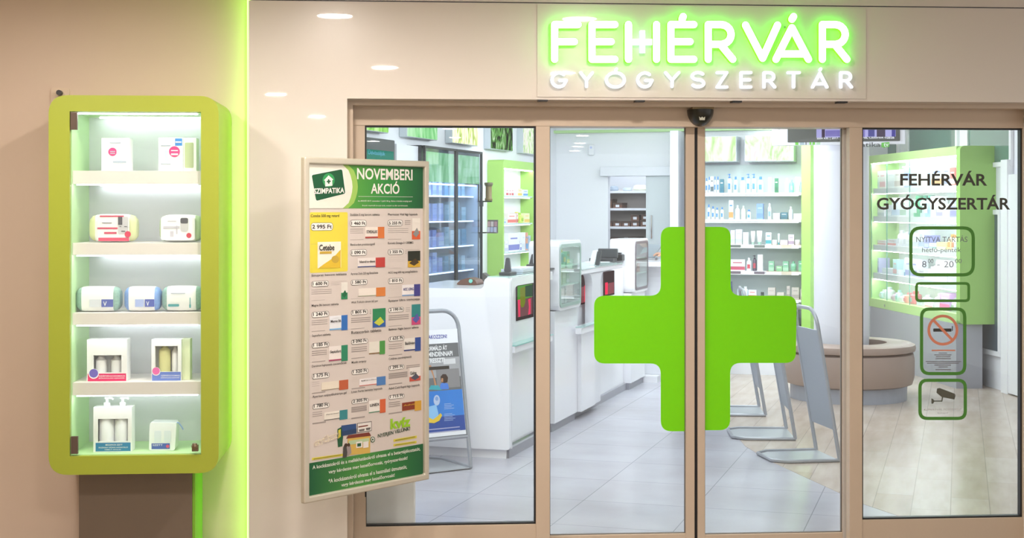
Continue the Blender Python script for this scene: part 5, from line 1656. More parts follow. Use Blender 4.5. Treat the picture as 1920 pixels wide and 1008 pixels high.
def pylon(label, px0, px1, yt0, yb0, frame_c, base_px, goods_rows, base_label):
    t0, t1 = ct(px0), ct(px1)
    z1, z0 = cz(px0, yt0), cz(px0, yb0)
    T = Thing('display_pylon', label, 'display case', I, (-.1, (t0 + t1) / 2, 0))
    e = .035
    out = rrect(t0 - e, z0 - e, t1 + e, z1 + e, .06); win = rrect(t0, z0, t1, z1, .05)
    mb = MB(); mb.ps(out, -.22, .012, 0, [win]); T.part('case', mb, CW, bevel=.006)
    mb = MB(); mb.ps(rrect(t0 - .012, z0 - .012, t1 + .012, z1 + .012, .05), .0125, .018, 0, [rrect(t0 + .012, z0 + .012, t1 - .012, z1 - .012, .04)])
    T.part('window_frame', mb, mat(frame_c, .3), label='rounded window frame')
    mb = MB(); mb.ps(rrect(t0, z0, t1, z1, .05), -.22, -.205); T.part('back_panel', mb, W_IN)
    mb = MB(); mb.ps(rrect(t0 + .013, z0 + .013, t1 - .013, z1 - .013, .04), .0135, .016); T.part('pane', mb, glass((.97, 1, .99), .04))
    hgt = z1 - z0
    mb = MB(); mb.box(-.19, -.17, t1 - .10, t1 - .08, z0 + .05, z1 - .1); T.part('light_tube', mb, emit('#ffffff', 3.0))
    mb = MB(); mb.box(-.2, -.02, t0 + .1, t1 - .1, z1 - .01, z1 - .004); T.part('light_strip', mb, emit('#ffffff', 2.0))
    zs = [z0 + .003, z0 + hgt * .335, z0 + hgt * .66]
    for z_ in zs[1:]:
        mb = MB(); mb.box(-.2, .005, t0 + .004, t1 - .004, z_ - .008, z_); T.part('shelf', mb, mat('#d3ebe4', .15))
    mb = MB(); mb.box(-.215, -.02, t0 - e, t1 + e, .062, z0 - e - .001); T.part('base_panel', mb, CW)
    mb = MB(); mb.box(-.215, -.04, t0 - e, t1 + e, 0, .0615); T.part('kick_board', mb, KICK)
    for k, row in enumerate(goods_rows):
        lev = ['bottom', 'middle', 'top'][k]
        for n, (kind, u0, u1, h, cols) in enumerate(row):
            a, b = t0 + u0 * (t1 - t0), t0 + u1 * (t1 - t0)
            goods(I, kind, a, b - .004, -.05, zs[k] + .0008, zs[k] + h * hgt, cols, '%s, %s from left, %s shelf of %s' % (describe(kind, cols), ORD[n], lev, base_label),
                  CATS[kind], 'goods in the ' + base_label, .07, side='+')
    return T


G1, G2_, G3 = '#2f8a6a', '#5fb48f', '#74c0a8'
pylon('white display pylon with green trimmed window of green packs behind left door', 1047, 1085, 461, 574, '#9db5ae', 0,
      [[('box', .22, .4, .2, (W, '#dfe6ea')), ('box', .42, .58, .26, ('#e6edf0', W)), ('box', .6, .72, .22, (W, '#d9e4e6'))],
       [('box', .06, .34, .24, ('#2a8052', '#1f6f44', W)), ('box', .36, .48, .28, ('#d9e6b9', '#cfe0c0')), ('box', .5, .68, .26, ('#dcebd6', '#c9dfc5')), ('box', .7, .84, .2, ('#c5dcc9', W))],
       [('box', .08, .2, .24, (G1, G2_)), ('bottle', .24, .36, .27, (G2_, '#4f9a8a')), ('bottle', .4, .52, .27, ('#6fb8a0', '#5a9fb4')), ('bottle', .56, .68, .26, (G3, '#d0cf6a')), ('box', .72, .86, .22, ('#8fd0b0', '#d9d67a'))]],
      'green trimmed pylon')
pylon('white display pylon with dark framed window of colourful packs left of the cross', 1189, 1211.5, 455, 542, '#6f646c', 0,
      [[('jar', .12, .34, .14, ('#e9eeee', '#5fb9a6')), ('box', .4, .6, .1, (W, '#e4e8ee'))],
       [('box', .05, .26, .2, ('#d98a4a', '#5a4a86', '#e0b05a')), ('box', .28, .46, .26, ('#6a5a9a', '#c98a4a')), ('box', .48, .66, .24, ('#7a8a4a', '#a06a4a')), ('box', .68, .9, .2, ('#a8584a', '#d9a89a'))],
       [('bottle', .08, .2, .26, ('#d9d04a', W)), ('bottle', .26, .42, .3, (W, '#dfe2f0')), ('bottle', .46, .62, .3, ('#5a6ac9', W))]],
      'dark framed pylon')

# second counter: open desk between the pylons
T = Thing('service_counter', 'white service desk with flared legs between the two display pylons', 'counter', I, (-.3, (ct(1092) + ct(1163)) / 2, 0))
tA, tB = ct(1085) + .037, ct(1164)
zd = cz(1150, 494.5)
mb = MB(); mb.box(-.62, .015, tA, tB, zd - .045, zd - .006); T.part('desk', mb, CW, bevel=.006)
mb = MB(); mb.box(-.6, .02, tA, tB, zd - .0058, zd); T.part('glass_top', mb, mat('#c9e0dd', .08, noise=0), label='pale green glass top')
p0, p1 = ct(1110), ct(1125)
def flare(ta, tb, t0, t1, ztop, zn):
    n = 6
    L = [(ta + (t0 - ta) * math.sin(PI / 2 * k / n), ztop + (zn - ztop) * (1 - math.cos(PI / 2 * k / n))) for k in range(n + 1)]
    Rr = [(tb + (t1 - tb) * math.sin(PI / 2 * k / n), ztop + (zn - ztop) * (1 - math.cos(PI / 2 * k / n))) for k in range(n + 1)]
    return L + [(t0, .062), (t1, .062)] + Rr[::-1]
mb = MB(); mb.ps(flare(ct(1103), ct(1133), p0, p1, zd - .046, cz(1115, 535)), -.06, .005); T.part('leg', mb, mat('#e3e4ea', .25), bevel=.004, label='flared white leg')
mb = MB(); mb.box(-.12, -.09, tA, ct(1189) - .037, .062, zd - .047); T.part('back_panel', mb, CW)
mb = MB(); mb.box(-.1, -.065, tA, ct(1189) - .037, 0, .0615); T.part('kick_board', mb, KICK)
for xa, xb, ya, yb in ((1089.5, 1103, 516, 571), (1134, 1152, 510, 556)):
    sL = -.075
    mb = MB(); mb.box(-.088, sL, ct(xa, sL), ct(xb, sL), cz(xa, yb, sL), cz(xa, ya, sL))
    lp = T.part('light_panel', mb, emit('#4a2630', .45), label='dark light panel with glowing pink picture')
    w_ = ct(xb, sL) - ct(xa, sL)
    m1 = MB(); m1.box(sL + .0005, sL + .0015, ct(xa, sL) + w_ * .45 if xa < 1100 else ct(xa, sL) + w_ * .03, ct(xb, sL) - w_ * (.05 if xa < 1100 else .72), cz(xa, yb - 4, sL), cz(xa, ya + 20, sL), 0)
    m1.box(sL + .0005, sL + .001, ct(xa, sL) + w_ * .05, ct(xb, sL) - w_ * .05, cz(xa, yb - 3, sL), cz(xa, ya + 22, sL), 1)
    T.part('picture', m1, [emit('#ff2050', 1.2), emit('#a8505e', .7)], lp)
mb = MB(); z_ = cz(1095, 606.5); ta_, tb_ = ct(1076), ct(1113)
mb.box(.013 - .0, .06, ta_, tb_, z_ - .055, z_ - .008, 0); mb.box(.013, .07, ta_, tb_, z_ - .0075, z_, 1)
mb.box(-.02, .0125, tA, tb_, .062, z_ - .008, 0)
T.part('bag_shelf', mb, [CW, mat('#b4d6d2', .1)])

# third counter by the back wall
T = Thing('service_counter', 'farthest white service desk half hidden behind the green cross', 'counter', I, (-.3, 5.3, 0))
tA, tB = ct(1211.5) + .037, TB - .36
zd3 = cz(1225, 489)
mb = MB(); mb.box(-.62, .25, tA, tB, zd3 - .045, zd3); T.part('desk', mb, CW, bevel=.006)
mb = MB(); mb.ps(flare(tA + .03, tB - .02, tA + .16, tA + .3, zd3 - .046, zd3 - .25), -.06, .19); T.part('leg', mb, mat('#dfe1e7', .25), bevel=.004)
mb = MB(); mb.box(-.1, -.065, tA, tB, .062, zd3 - .047); mb.box(-.1, .1, tA, tB, .0, .0615); T.part('back_panel', mb, CW)

# things on the counters
def on(px, py, s_): return ct(px, s_), cz(px, py, s_)
zt1 = zh_ + .0075
def at_low(px, s_): return ct(px, s_)
T = Thing('payment_terminal', 'black upright payment terminal on the near counter ledge', 'terminal', I, (-.08, ct(951, -.08), zt1))
t_ = ct(951, -.08); zt_ = cz(951, 483, -.08)
mb = MB(); mb.box(-.12, -.04, t_ - .06, t_ + .09, zt1 + .0005, zt1 + .02); T.part('base', mb, M_DARK, bevel=.004)
mb = MB(); mb.pt(rounded([(-.105, zt1 + .021), (-.055, zt1 + .021), (-.066, zt_), (-.09, zt_)], .012), t_, t_ + .02); T.part('screen_back', mb, mat('#4a4b52', .35), bevel=.004)
T = Thing('document_tray', 'clear flat document tray on the near counter ledge', 'tray', I, (-.1, ct(962, -.1), zt1))
ta_, tb_ = t_ + .13, t_ + .55
mb = MB(); mb.box(-.155, -.01, ta_, tb_, zt1 + .0005, zt1 + .012); mb.box(-.165, -.005, ta_ - .005, tb_ + .005, zt1 + .0125, zt1 + .035)
T.part('tray', mb, mat('#c3ccd8', .12, noise=0), bevel=.004)
mb = MB(); mb.box(-.14, -.03, ta_ + .02, tb_ - .05, zt1 + .0355, zt1 + .041); T.part('papers', mb, mat('#eef0f5', .5))
T = Thing('card_reader', 'low black card reader beside the document tray', 'card reader', I, (-.09, tb_ + .1, zt1))
mb = MB(); mb.box(-.14, -.03, tb_ + .01, tb_ + .15, zt1 + .0005, zt1 + .03); T.part('body', mb, M_BLACK, bevel=.008)
mb = MB(); mb.box(-.12, -.05, tb_ + .03, tb_ + .12, zt1 + .0305, zt1 + .05); T.part('keypad', mb, M_DARK, bevel=.004)
T = Thing('monitor', 'white backed monitor half hidden by the beige door post', 'monitor', I, (-.1, ct(997, -.1), zt1))
tm = max(ct(990, -.1), tb_ + .225)
mb = MB(); mb.box(-.15, -.02, tm + .08, tm + .2, zt1 + .0005, zt1 + .012); T.part('base', mb, M_DARK)
mb = MB(); mb.box(-.12, -.105, tm + .12, tm + .16, zt1 + .0125, zt1 + .12); T.part('stand', mb, M_DARK)
mb = MB(); mb.box(-.103, -.075, tm, min(tm + .30, C_END - .12), zt1 + .05, cz(995, 460, -.1)); T.part('screen', mb, CW, bevel=.008)
T = Thing('phone', 'dark desk phone on the near counter ledge left of the monitor', 'phone', I, (-.1, tb_ + .3, zt1))
mb = MB(); mb.pt(rounded([(-.15, zt1 + .001), (-.06, zt1 + .001), (-.075, zt1 + .12), (-.12, zt1 + .12)], .01), tb_ + .165, tb_ + .195); T.part('handset', mb, mat('#48494e', .4), bevel=.005)
T = Thing('shoulder_bag', 'brown leather bag lying on the low desk of the near counter', 'bag', I, (-.45, .45, zl))
sa_, _ = I.at_t(858, HY, .45); sb_, _ = I.at_t(895, HY, .45); zb_ = I.at_t(876, 520, .45)[1]
mb = MB(); mb.pt(rounded([(sa_, zl), (sb_ + .02, zl), (sb_, zb_ - .015), (sa_ + .09, zb_), (sa_ + .04, zb_ - .015)], .015), .4, .55); T.part('body', mb, mat('#6b4637', .45, noise=.08), bevel=.012)
mb = MB(); mb.pt(circle(sb_ - .03, zl + .028, .014, 12), .392, .3995); T.part('clasp', mb, mat('#7fd0c0', .2))
T = Thing('display_stand_small', 'small dark wedge stand behind the raised ledge', 'stand', I, (-.25, .9, zl))
e0, e1 = I.at_t(908, HY, .9)[0], I.at_t(918, HY, .9)[0]
mb = MB(); mb.pt([(e0, zl), (e1 + .05, zl), (e0, I.at_t(908, 511, .9)[1])], .86, .94); T.part('wedge', mb, mat('#54504c', .4))
T.e.name = 'wedge_stand'
T = Thing('monitor', 'black monitor and till on the second desk', 'monitor', I, (-.3, ct(1135, -.25), zd))
t_ = ct(1128, -.25)
mb = MB(); mb.box(-.34, -.12, t_ - .1, t_ + .06, zd + .0005, zd + .03); T.part('base', mb, M_DARK, bevel=.004)
mb = MB(); mb.box(-.28, -.1, t_ - .02, t_ + .02, zd + .0305, cz(1131, 466.5, -.2)); T.part('screen', mb, mat('#3c3e42', .4), bevel=.008)
T = Thing('receipt_printer', 'small black receipt printer at the end of the second desk', 'printer', I, (-.2, ct(1148, -.2), zd))
t_ = ct(1155, -.15)
mb = MB(); mb.box(-.22, -.08, t_ - .06, t_ + .05, zd + .0005, zd + .06); T.part('body', mb, M_BLACK, bevel=.01)
mb = MB(); mb.box(-.2, -.1, t_ - .02, t_ + .02, zd + .0605, zd + .075); T.part('paper_slot', mb, M_DARK)
T = Thing('payment_terminal', 'white and black payment terminal standing on the second desk', 'terminal', I, (-.1, ct(1111, -.1), zd))
t_ = ct(1111, -.1)
mb = MB(); mb.pt(rounded([(-.13, zd + .001), (-.085, zd + .001), (-.06, cz(1111, 469, -.1)), (-.1, cz(1111, 469, -.1))], .01), t_, t_ + .03); T.part('front', mb, CW, bevel=.004)
mb = MB(); mb.pt(rounded([(-.08, zd + .001), (-.045, zd + .001), (-.025, cz(1111, 470, -.1)), (-.055, cz(1111, 470, -.1))], .008), t_ + .005, t_ + .035); T.part('back', mb, M_DARK, bevel=.004)
T = Thing('monitor', 'grey monitor beside white papers on the farthest desk', 'monitor', I, (-.2, 5.2, zd3))
t_ = ct(1219, -.1)
mb = MB(); mb.box(-.2, -.04, t_ - .04, t_ + .08, zd3 + .0005, zd3 + .02); T.part('base', mb, M_GREY)
mb = MB(); mb.pt([(-.2, zd3 + .0205), (-.06, zd3 + .0205), (.02, zd3 + .15), (-.2, zd3 + .16)], t_, t_ + .03); T.part('screen', mb, mat('#9aa5ae', .3), bevel=.004)

# ---------------------------------------------------------------- column, ring bench, hanging screen
D0 = 12.75
cxw, cyw = (1577.5 - CX) / FPX * D0, D0
K = Frame(cxw, cyw, 0.0)
mb = MB(); rc = 50.5 / FPX * D0
mb.lathe([(rc, 0), (rc, ZTOP)], 0, 0, 40)
structure('column', K, mb, mat('#dadae2', .5, noise=.008, scale=2), smooth=True)
ox_, oy_ = (1590 - CX) / FPX * 12.62, 12.62
O = Frame(ox_, oy_, 0.0)
T = Thing('ring_bench', 'round taupe leather bench around the white column', 'bench', O, (0, 0, 0))
ri = .33
def ring(prof, n=48):
    m = MB(); vs, fs_ = [], []
    N = len(prof)
    for r_, z_ in prof:
        for k in range(n):
            an = 2 * PI * k / n; vs.append((r_ * math.cos(an), r_ * math.sin(an), z_))
    for i in range(N):
        for k in range(n):
            j = (i + 1) % N
            fs_.append((i * n + k, i * n + (k + 1) % n, j * n + (k + 1) % n, j * n + k))
    return m.add(vs, fs_)
T.part('plinth', ring([(.5, 0), (.5, .125), (ri, .125), (ri, 0)]), mat('#a3a7b2', .4), label='grey plinth')
LEA = mat('#a18d82', .42, noise=.04, scale=12)
T.part('body', ring([(.5, .126), (.545, .14), (.562, .2), (.565, .34), (.555, .4), (.53, .415), (ri, .415), (ri, .126)]), LEA, smooth=True)
T.part('cushion', ring([(.54, .4155), (.568, .425), (.575, .45), (.568, .478), (.54, .492), (.40, .497), (ri, .492), (ri, .4155)]), LEA, smooth=True)

tT = I.inv(cxw, cyw)[1] - rc - .14
T = Thing('wall_screen', 'white framed screen with ticker mounted high on the white column', 'screen', I, (I.at_t(1572, HY, tT)[0], tT + .05, I.at_t(1572, 271, tT)[1]))
i_ = lambda x, y, t=tT: I.at_t(x, y, t)
(a0_, _), (a1_, _) = i_(1447.5, 271), i_(1697, 271)
zb_ = i_(1572, 271.2)[1]; zt_ = zb_ + .66
mb = MB(); mb.box(a0_, a1_, tT, tT + .05, zb_, zt_); T.part('frame', mb, mat('#e9e9f1', .4), bevel=.004)
(c0, cz0), (c1, _) = i_(1477, 265.5), i_(1687.5, 265.5)
cz0 = i_(1580, 265.3)[1]
mb = MB(); mb.box(c0, c1, tT - .012, tT - .0005, cz0, zt_ - .03); sc_ = T.part('screen', mb, mat('#33362f', .3), bevel=.002)
(e0, _), (e1, ez) = i_(1531, 257.5), i_(1679.5, 256)
mb = MB(); mb.box(e0, e1, tT - .0135, tT - .0125, ez, zt_ - .06, 0)
for xa, xb, ya, yb, mi in ((1541, 1547, 258, 230, 1), (1548, 1580, 256, 244, 2), (1628, 1640, 256, 225, 3), (1644, 1660, 257, 240, 1), (1672, 1679, 256, 228, 4), (1600, 1622, 257, 242, 2)):
    p_, z_ = i_(xa, ya); r_, zz = i_(xb, yb); mb.box(p_, r_, tT - .0145, tT - .0137, max(z_, ez), zz, mi)
T.part('picture', mb, [emit('#b9b4f0', .95), emit('#5a4a6a', .6), emit('#8f86d6', .8), emit('#5a5ab0', .7), emit('#4a46a8', .8)], sc_, label='lit violet picture on the screen')
mb = MB(); p_, z_ = i_(1532, 262.5); r_, zz = i_(1663, 257)
mb.text('szov Kft. | 2017. november 8. szerda, Csütörtök u.', p_, z_, r_, z_ + .026, tT - .0135, 0, .02)
p_, z_ = i_(1662, 259.5); r_, _ = i_(1677, 259.5)
mb.text('08:06', p_ + .004, z_ - .004, r_, z_ + .02, tT - .0135, 0, .02)
T.part('ticker', mb, emit('#f2f2ff', 1.0), sc_, label='white ticker lettering')
mb = MB()
for xa, xb, mi in ((1491, 1497, 0), (1500, 1508, 1), (1510.5, 1512, 2), (1518, 1521, 0), (1523.5, 1528, 0), (1531, 1538, 3)):
    p_, z_ = i_(xa, 272); r_, _ = i_(xb, 272); mb.box(p_, r_, tT - .003, tT - .0005, zb_ + .003, zb_ + .026, mi)
T.part('logo_row', mb, [mat('#6fcc3c', .5), mat('#a9bcc6', .5), mat('#27313a', .5), mat('#b9dcb9', .5)])
mb = MB(); p_, z_ = i_(1461, 243)
pts = arc(p_, z_ + .018, .016, 200, 345, 8)
for k in range(len(pts) - 1): mb.pt([(pts[k][0], pts[k][1]), (pts[k + 1][0], pts[k + 1][1]), (pts[k + 1][0] + .001, pts[k + 1][1] + .005), (pts[k][0] + .001, pts[k][1] + .005)], tT - .003, tT - .0005)
T.part('letter', mb, M_DARK)
mb = MB(); p_, z_ = i_(1606, 278.5); r_, zz = i_(1651, 268)
mb.text('patika', p_, z_, r_, z_ + .052, tT - .02, 0, .01)
T.part('lettering', mb, mat('#3d4246', .5), label='dark word patika')
mb = MB(); p_, z_ = i_(1653, 277.5); r_, _ = i_(1668, 277)
mb.pt(rounded([(p_, z_ + .004), (p_ + .016, z_ + .008), (p_ + .02, z_ - .004), (p_ + .03, z_ + .008), (r_ - .004, z_ + .008), (r_, z_ + .05), (p_, z_ + .045)], .005), tT - .02, tT - .018, 0)
mb.text('tv', p_ + .018, z_ + .012, r_ - .008, z_ + .042, tT - .0206, 1, .01)
mb.box(p_ - .2, r_, tT - .0178, tT + .01, z_ + .03, z_ + .05, 2)
T.part('speech_bubble', mb, [mat('#5fbf3a', .5), mat('#f2f4f0', .5), mat('#e9e9f1', .4)], label='green speech bubble with tv')
mb = MB(); mb.box(i_(1572, 250)[0] - .05, i_(1572, 250)[0] + .05, tT + .0505, I.inv(cxw, cyw)[1] - rc + .02, zb_ + .2, zb_ + .4); T.part('wall_mount', mb, M_GREY)

# ---------------------------------------------------------------- steel poster stands
STEEL_P = mat('#a2a6ae', .36, metal=.25, noise=.02, scale=4)
def stand(label, N, ang, Wd, poster=False, H=1.0, L=.17):
    """leaning tube frame: near foot at N, frame runs along s, leans towards +t, plate towards +t"""
    fr = Frame(N[0], N[1], ang)
    T = Thing('poster_stand', label, 'poster stand', fr, (Wd / 2, .1, 0), 'steel poster stands on the pharmacy floor')
    lean = lambda s_, z_, d=0.0: (s_, L * z_ / H - d, z_ + d * L / H)
    R_ = .11
    pts = [lean(0, .012), lean(0, H - R_)]
    pts += [lean(x, z) for x, z in arc(R_, H - R_, R_, 180, 90, 6)[1:]]
    pts += [lean(x, z) for x, z in arc(Wd - R_, H - R_, R_, 90, 0, 6)]
    pts += [lean(Wd, .012)]
    mb = MB(); mb.tube(pts, .0135, 8); T.part('tube_frame', mb, STEEL_P, smooth=True)
    mb = MB(); vs = []
    for d in (-.004, .004):
        for s_, z_ in ((.014, .21), (Wd - .014, .21), (Wd - .014, H - .14), (.014, H - .14)): vs.append(lean(s_, z_, d))
    mb.add(vs, [(0, 1, 2, 3), (7, 6, 5, 4), (0, 1, 5, 4), (1, 2, 6, 5), (2, 3, 7, 6), (3, 0, 4, 7)])
    board = T.part('board', mb, mat('#9aa0aa', .42, metal=.1, noise=.03, scale=3))
    # the rim of the base ends in a cut-off corner
    rim = [(0, .0, .013), (0, .36, .013), (.07, .44, .013), (Wd - .07, .44, .013), (Wd, .36, .013), (Wd, 0, .013)]
    mb = MB(); mb.tube(rim, .012, 8); T.part('base_rim', mb, STEEL_P, smooth=True)
    mb = MB(); mb.pz([(.012, .0), (.012, .355), (.075, .428), (Wd - .075, .428), (Wd - .012, .355), (Wd - .012, 0)], .006, .012); T.part('base_plate', mb, mat('#bcc1c6', .3, metal=.35, noise=.03))
    return T, fr, lean, board


def floor_w(px, py):
    D = EYE * FPX / (py - HY)
    return ((px - CX) / FPX * D, D)


for lab, n_, f_ in (('grey steel poster stand seen from behind, nearest to the right sliding door', (1575, 866), (1531, 846)),
                    ('grey steel poster stand, middle of the three behind the cross', (1492, 826), (1475, 806)),
                    ('grey steel poster stand, farthest of the three behind the cross', (1436, 781), (1424, 765))):
    n2, f2 = floor_w(*n_), floor_w(*f_)
    stand(lab, n2, math.atan2(f2[1] - n2[1], f2[0] - n2[0]), max(.40, min(.5, math.hypot(f2[0] - n2[0], f2[1] - n2[1]))))

foot = floor_w(883, 879)
an = math.atan2(.55, .83); Wd = .60
N = (foot[0] - Wd * math.cos(an), foot[1] - Wd * math.sin(an))
T, fr, lean, board = stand('steel poster stand with blue and white kitchen poster before the white counter', N, an, Wd, True)
def q2(x, y, d): # pixel on the leaning board face
    ds, dt, dz = fr.ray(x, y)
    # plane: t = L z/H - d'  with L/H = .17
    k = (.17 * EYE - d - fr.ct) / (dt - .17 * dz)
    return fr.cs + k * ds, fr.ct + k * dt, EYE + k * dz
def lp_(mb, pts, d, mi=0):
    a = [q2(x, y, d) for x, y in pts]; b = [(x, y + .0004, z) for x, y, z in a]
    n = len(a)
    tri = tessellate_polygon([[Vector((p[0], p[2], 0)) for p in a]])
    mb.add(a + b, [tuple(t) for t in tri] + [tuple(i + n for i in t) for t in tri], mi)
def on_board(s0, s1, z0, z1, d, mb, mi=0):
    mb.add([lean(s0, z0, d), lean(s1, z0, d), lean(s1, z1, d), lean(s0, z1, d)], [(0, 1, 2, 3)], mi)
zt_ = q2(858, 616, .006)[2]; zb_ = q2(870, 806, .006)[2]
zg, zbl, zb2 = q2(858, 643, .006)[2], q2(865, 725, .006)[2], q2(870, 803 - 12, .006)[2]
zpic0 = q2(866, 729, .006)[2]
zpic1 = q2(858, 642, .006)[2]; zblue0 = q2(870, 809 - 0, .006)[2]
mb = MB(); on_board(.016, Wd - .016, .22, zt_, .0065, mb); sheet2 = T.part('poster_sheet', mb, mat('#eef0f6', .45, noise=0), board, label='white poster with blue lower half')
mb = MB(); on_board(.018, Wd - .018, zpic0, zpic1, .0072, mb, 0)
zz_ = lambda y: q2(862, y, .0072)[2]
on_board(.3, Wd - .02, zz_(705), zz_(668), .0076, mb, 1); on_board(.33, Wd - .1, zz_(690), zz_(684), .008, mb, 2); on_board(.4, Wd - .03, zz_(725), zz_(690), .008, mb, 3)
on_board(.46, Wd - .05, zz_(681), zz_(671), .0081, mb, 4)
T.part('kitchen_picture', mb, [mat('#6f7174', .5, noise=.15, scale=6), mat('#a9a9ad', .5), mat('#3a332e', .5), mat('#8c8a8c', .5), mat('#d9d9dc', .5)], sheet2, label='printed grey kitchen picture')
mb = MB()
lp_(mb, [(803.5, 729), (810, 722), (815, 722), (812, 705), (806, 690), (803, 685), (808, 684), (812, 697), (817, 716), (820, 727)], .0082, 0)
lp_(mb, [(804, 730), (808, 722), (822, 722), (828, 731)], .0086, 1)
lp_(mb, [(824, 730), (826, 719), (833, 716), (840, 719), (842, 729)], .0084, 2)
lp_(mb, [(827, 716), (826, 706), (830, 701), (836, 701), (840, 707), (839, 716), (833, 718)], .0088, 3)
lp_(mb, [(826.5, 715), (828, 708), (831, 709), (831, 716)], .009, 0)
T.part('people_picture', mb, [mat('#c08a62', .5), mat('#3fa6b4', .5), mat('#4a7fd6', .5), mat('#3c2a22', .5)], sheet2, label='printed parent and child')
mb = MB(); on_board(.018, Wd - .018, q2(868, 806, .0072)[2] + .0, zpic0, .0072, mb, 0)
on_board(.018, Wd - .018, q2(868, 806, .0074)[2], zz_(778), .0075, mb, 1)
T.part('blue_field', mb, [mat('#2f7fd6', .45, noise=.2, scale=3), mat('#1c4a9e', .45, noise=.1, scale=3)], sheet2, label='blue lower half of the poster')
mb = MB(); on_board(.018, Wd - .018, .22, q2(868, 807, .0074)[2] , .0076, mb, 0)
for k in range(2): on_board(.1, Wd - .06, .245 + .02 * k, .251 + .02 * k, .0082, mb, 1)
T.part('white_footer', mb, [mat('#f0f2f7', .45, noise=0), mat('#a9add0', .5)], sheet2)
mb = MB()
lp_(mb, circle(819, 750, 6, 14, 10), .0082, 0); lp_(mb, circle(819, 747, 3, 12, 4), .0086, 1)
lp_(mb, [(804, 762), (818, 758), (822, 775), (822, 784), (804, 788)], .0084, 2)
lp_(mb, [(804, 782), (812, 786), (820, 780), (826, 774), (829, 778), (824, 788), (814, 793), (804, 792)], .0088, 3)
T.part('tablet_picture', mb, [mat('#b9c9e8', .5), mat('#7f9fd6', .5), mat('#8fc4f0', .5), mat('#e6c43a', .5)], sheet2, label='printed blue and yellow bubble figure')
def bt(mb, txt, x0, yb, x1, hpx, d, mi=0, bold=.02):
    a = q2(x0, yb, d); b = q2(x1, yb, d); h_ = q2(x0, yb - hpx, d)[2] - a[2]
    vs, fs_ = text_mesh(txt, bold)
    zz = a[2]
    mb.add([lean(a[0] + x * (b[0] - a[0]), zz + y * h_, d) for x, y in vs], fs_, mi)
mb = MB(); bt(mb, 'VÁRAKOZZON!', 791, 636.5, 838.5, 9, .0078)
T.part('lettering', mb, mat('#4a4fa6', .5), sheet2, label='blue lettering VÁRAKOZZON')
mb = MB(); bt(mb, 'TRANSZFORMÁLD ÁT', 774, 660, 839, 10.5, .0092, 0, .03); bt(mb, 'A MINDENNAPI', 795, 670, 849, 9, .0092, 0, .03); bt(mb, 'STRESSZT!', 798, 681.5, 834.5, 9, .0092, 0, .03)
T.part('lettering', mb, mat('#f2f2f4', .5), sheet2, label='white lettering about everyday stress')
mb = MB()
for k, y in enumerate((758, 761, 764, 767, 777, 780, 783, 786, 789)): 
    a = q2(833, y, .0082); b = q2(846 + (k * 5) % 9, y, .0082); on_board(a[0], b[0], a[2], a[2] + .003, .0084, mb)
T.part('small_print', mb, mat('#a9c4ea', .5), sheet2)
mb = MB(); mb.tube([lean(.0, .205), lean(Wd, .205)], .012, 8); T.part('cross_bar', mb, STEEL_P, smooth=True)
# white block low behind the poster frame
mb = MB(); b0 = F.at_z(694, 975); 
s0_, t0_ = F.at_z(690, 984); s1_, t1_ = F.at_z(777, 975)
mb.box(s0_ - .2, s1_, .33, .62, .0, F.at_t(740, 890, .33)[1])
T = Thing('low_cover', 'low white cover standing behind the left pane under the offer poster', 'cover', F, (s0_, .5, 0)); T.part('cover', mb, mat('#eeeef2', .3), bevel=.01)
# ---------------------------------------------------------------- green display unit on the right and the glazed partition behind it
sP0, tP0 = F.at_z(1793, 728.5)
tN = tP0 - .05
sL, sR = F.at_t(1800, HY, tN)[0], F.at_t(1878, HY, tN)[0]
zT, zBm = F.at_t(1840, 273, tN)[1], F.at_t(1840, 608, tN)[1]
tE = F.at_s(1629, HY, sL)[0]
SWR = F.at_z(1886, 736)[0] + .02
RGN = mat('#9dcb6c', .42, noise=.01)
T = Thing('display_unit', 'large green lit display unit with glass doors on the right side', 'display unit', F, ((sL + sR) / 2, (tN + tE) / 2, 0))
mb = MB(); mb.pt(rounded([(sL, zBm), (sR, zBm), (sR, zT), (sL, zT)], [.05, .09, .09, .05], 6), tN, tN + .085); T.part('end_panel', mb, RGN, bevel=.006)
oz0, oz1 = F.at_s(1800, 590, sL)[1], F.at_s(1800, 290, sL)[1]
mb = MB(); mb.ps([(tN + .0855, zBm), (tE, zBm), (tE, zT), (tN + .0855, zT)], sL, sR - .06, 0, [[(tN + .087, oz0), (tE - .06, oz0), (tE - .06, oz1), (tN + .087, oz1)]])
T.part('body', mb, mat('#bfe394', .42, noise=.01))  # paler than the end panel: the brighter light on this front is in the colour
mb = MB(); mb.box(sR - .075, sR - .061, tN + .087, tE - .06, oz0, oz1); T.part('back_panel', mb, mat('#e2efeb', .3, noise=.02))
LEDR = emit('#fbfaff', 32.0)
mb = MB(); mb.box(sL + .02, sL + .045, tN + .1, tE - .08, oz1 - .012, oz1 - .001); T.part('light_strip', mb, LEDR)
mb = MB(); mb.box(sR - .12, sR - .10, tN + .1, tE - .3, oz1 - .05, oz1 - .04); T.part('light_strip', mb, emit('#f6fff8', 14))
rsz = []
for ya, yb in ((346, 357.8), (407.8, 419.7), (471, 483), (533.5, 546.5)):
    za, zb = F.at_s(1800, ya, sL)[1], F.at_s(1800, yb, sL)[1]; rsz.append(za)
    mb = MB(); mb.box(sL + .03, sR - .076, tN + .088, tE - .061, zb, za); sh = T.part('shelf', mb, mat('#f2f3f7', .4))
    mb = MB(); mb.box(sL + .034, sL + .05, tN + .1, tE - .08, zb - .006, zb - .0005); T.part('light_strip', mb, LEDR, sh)
rsz.append(oz0)
GD = glass((.97, 1.0, .99), .03)
xs = [1800, 1704, 1661.5, 1632]
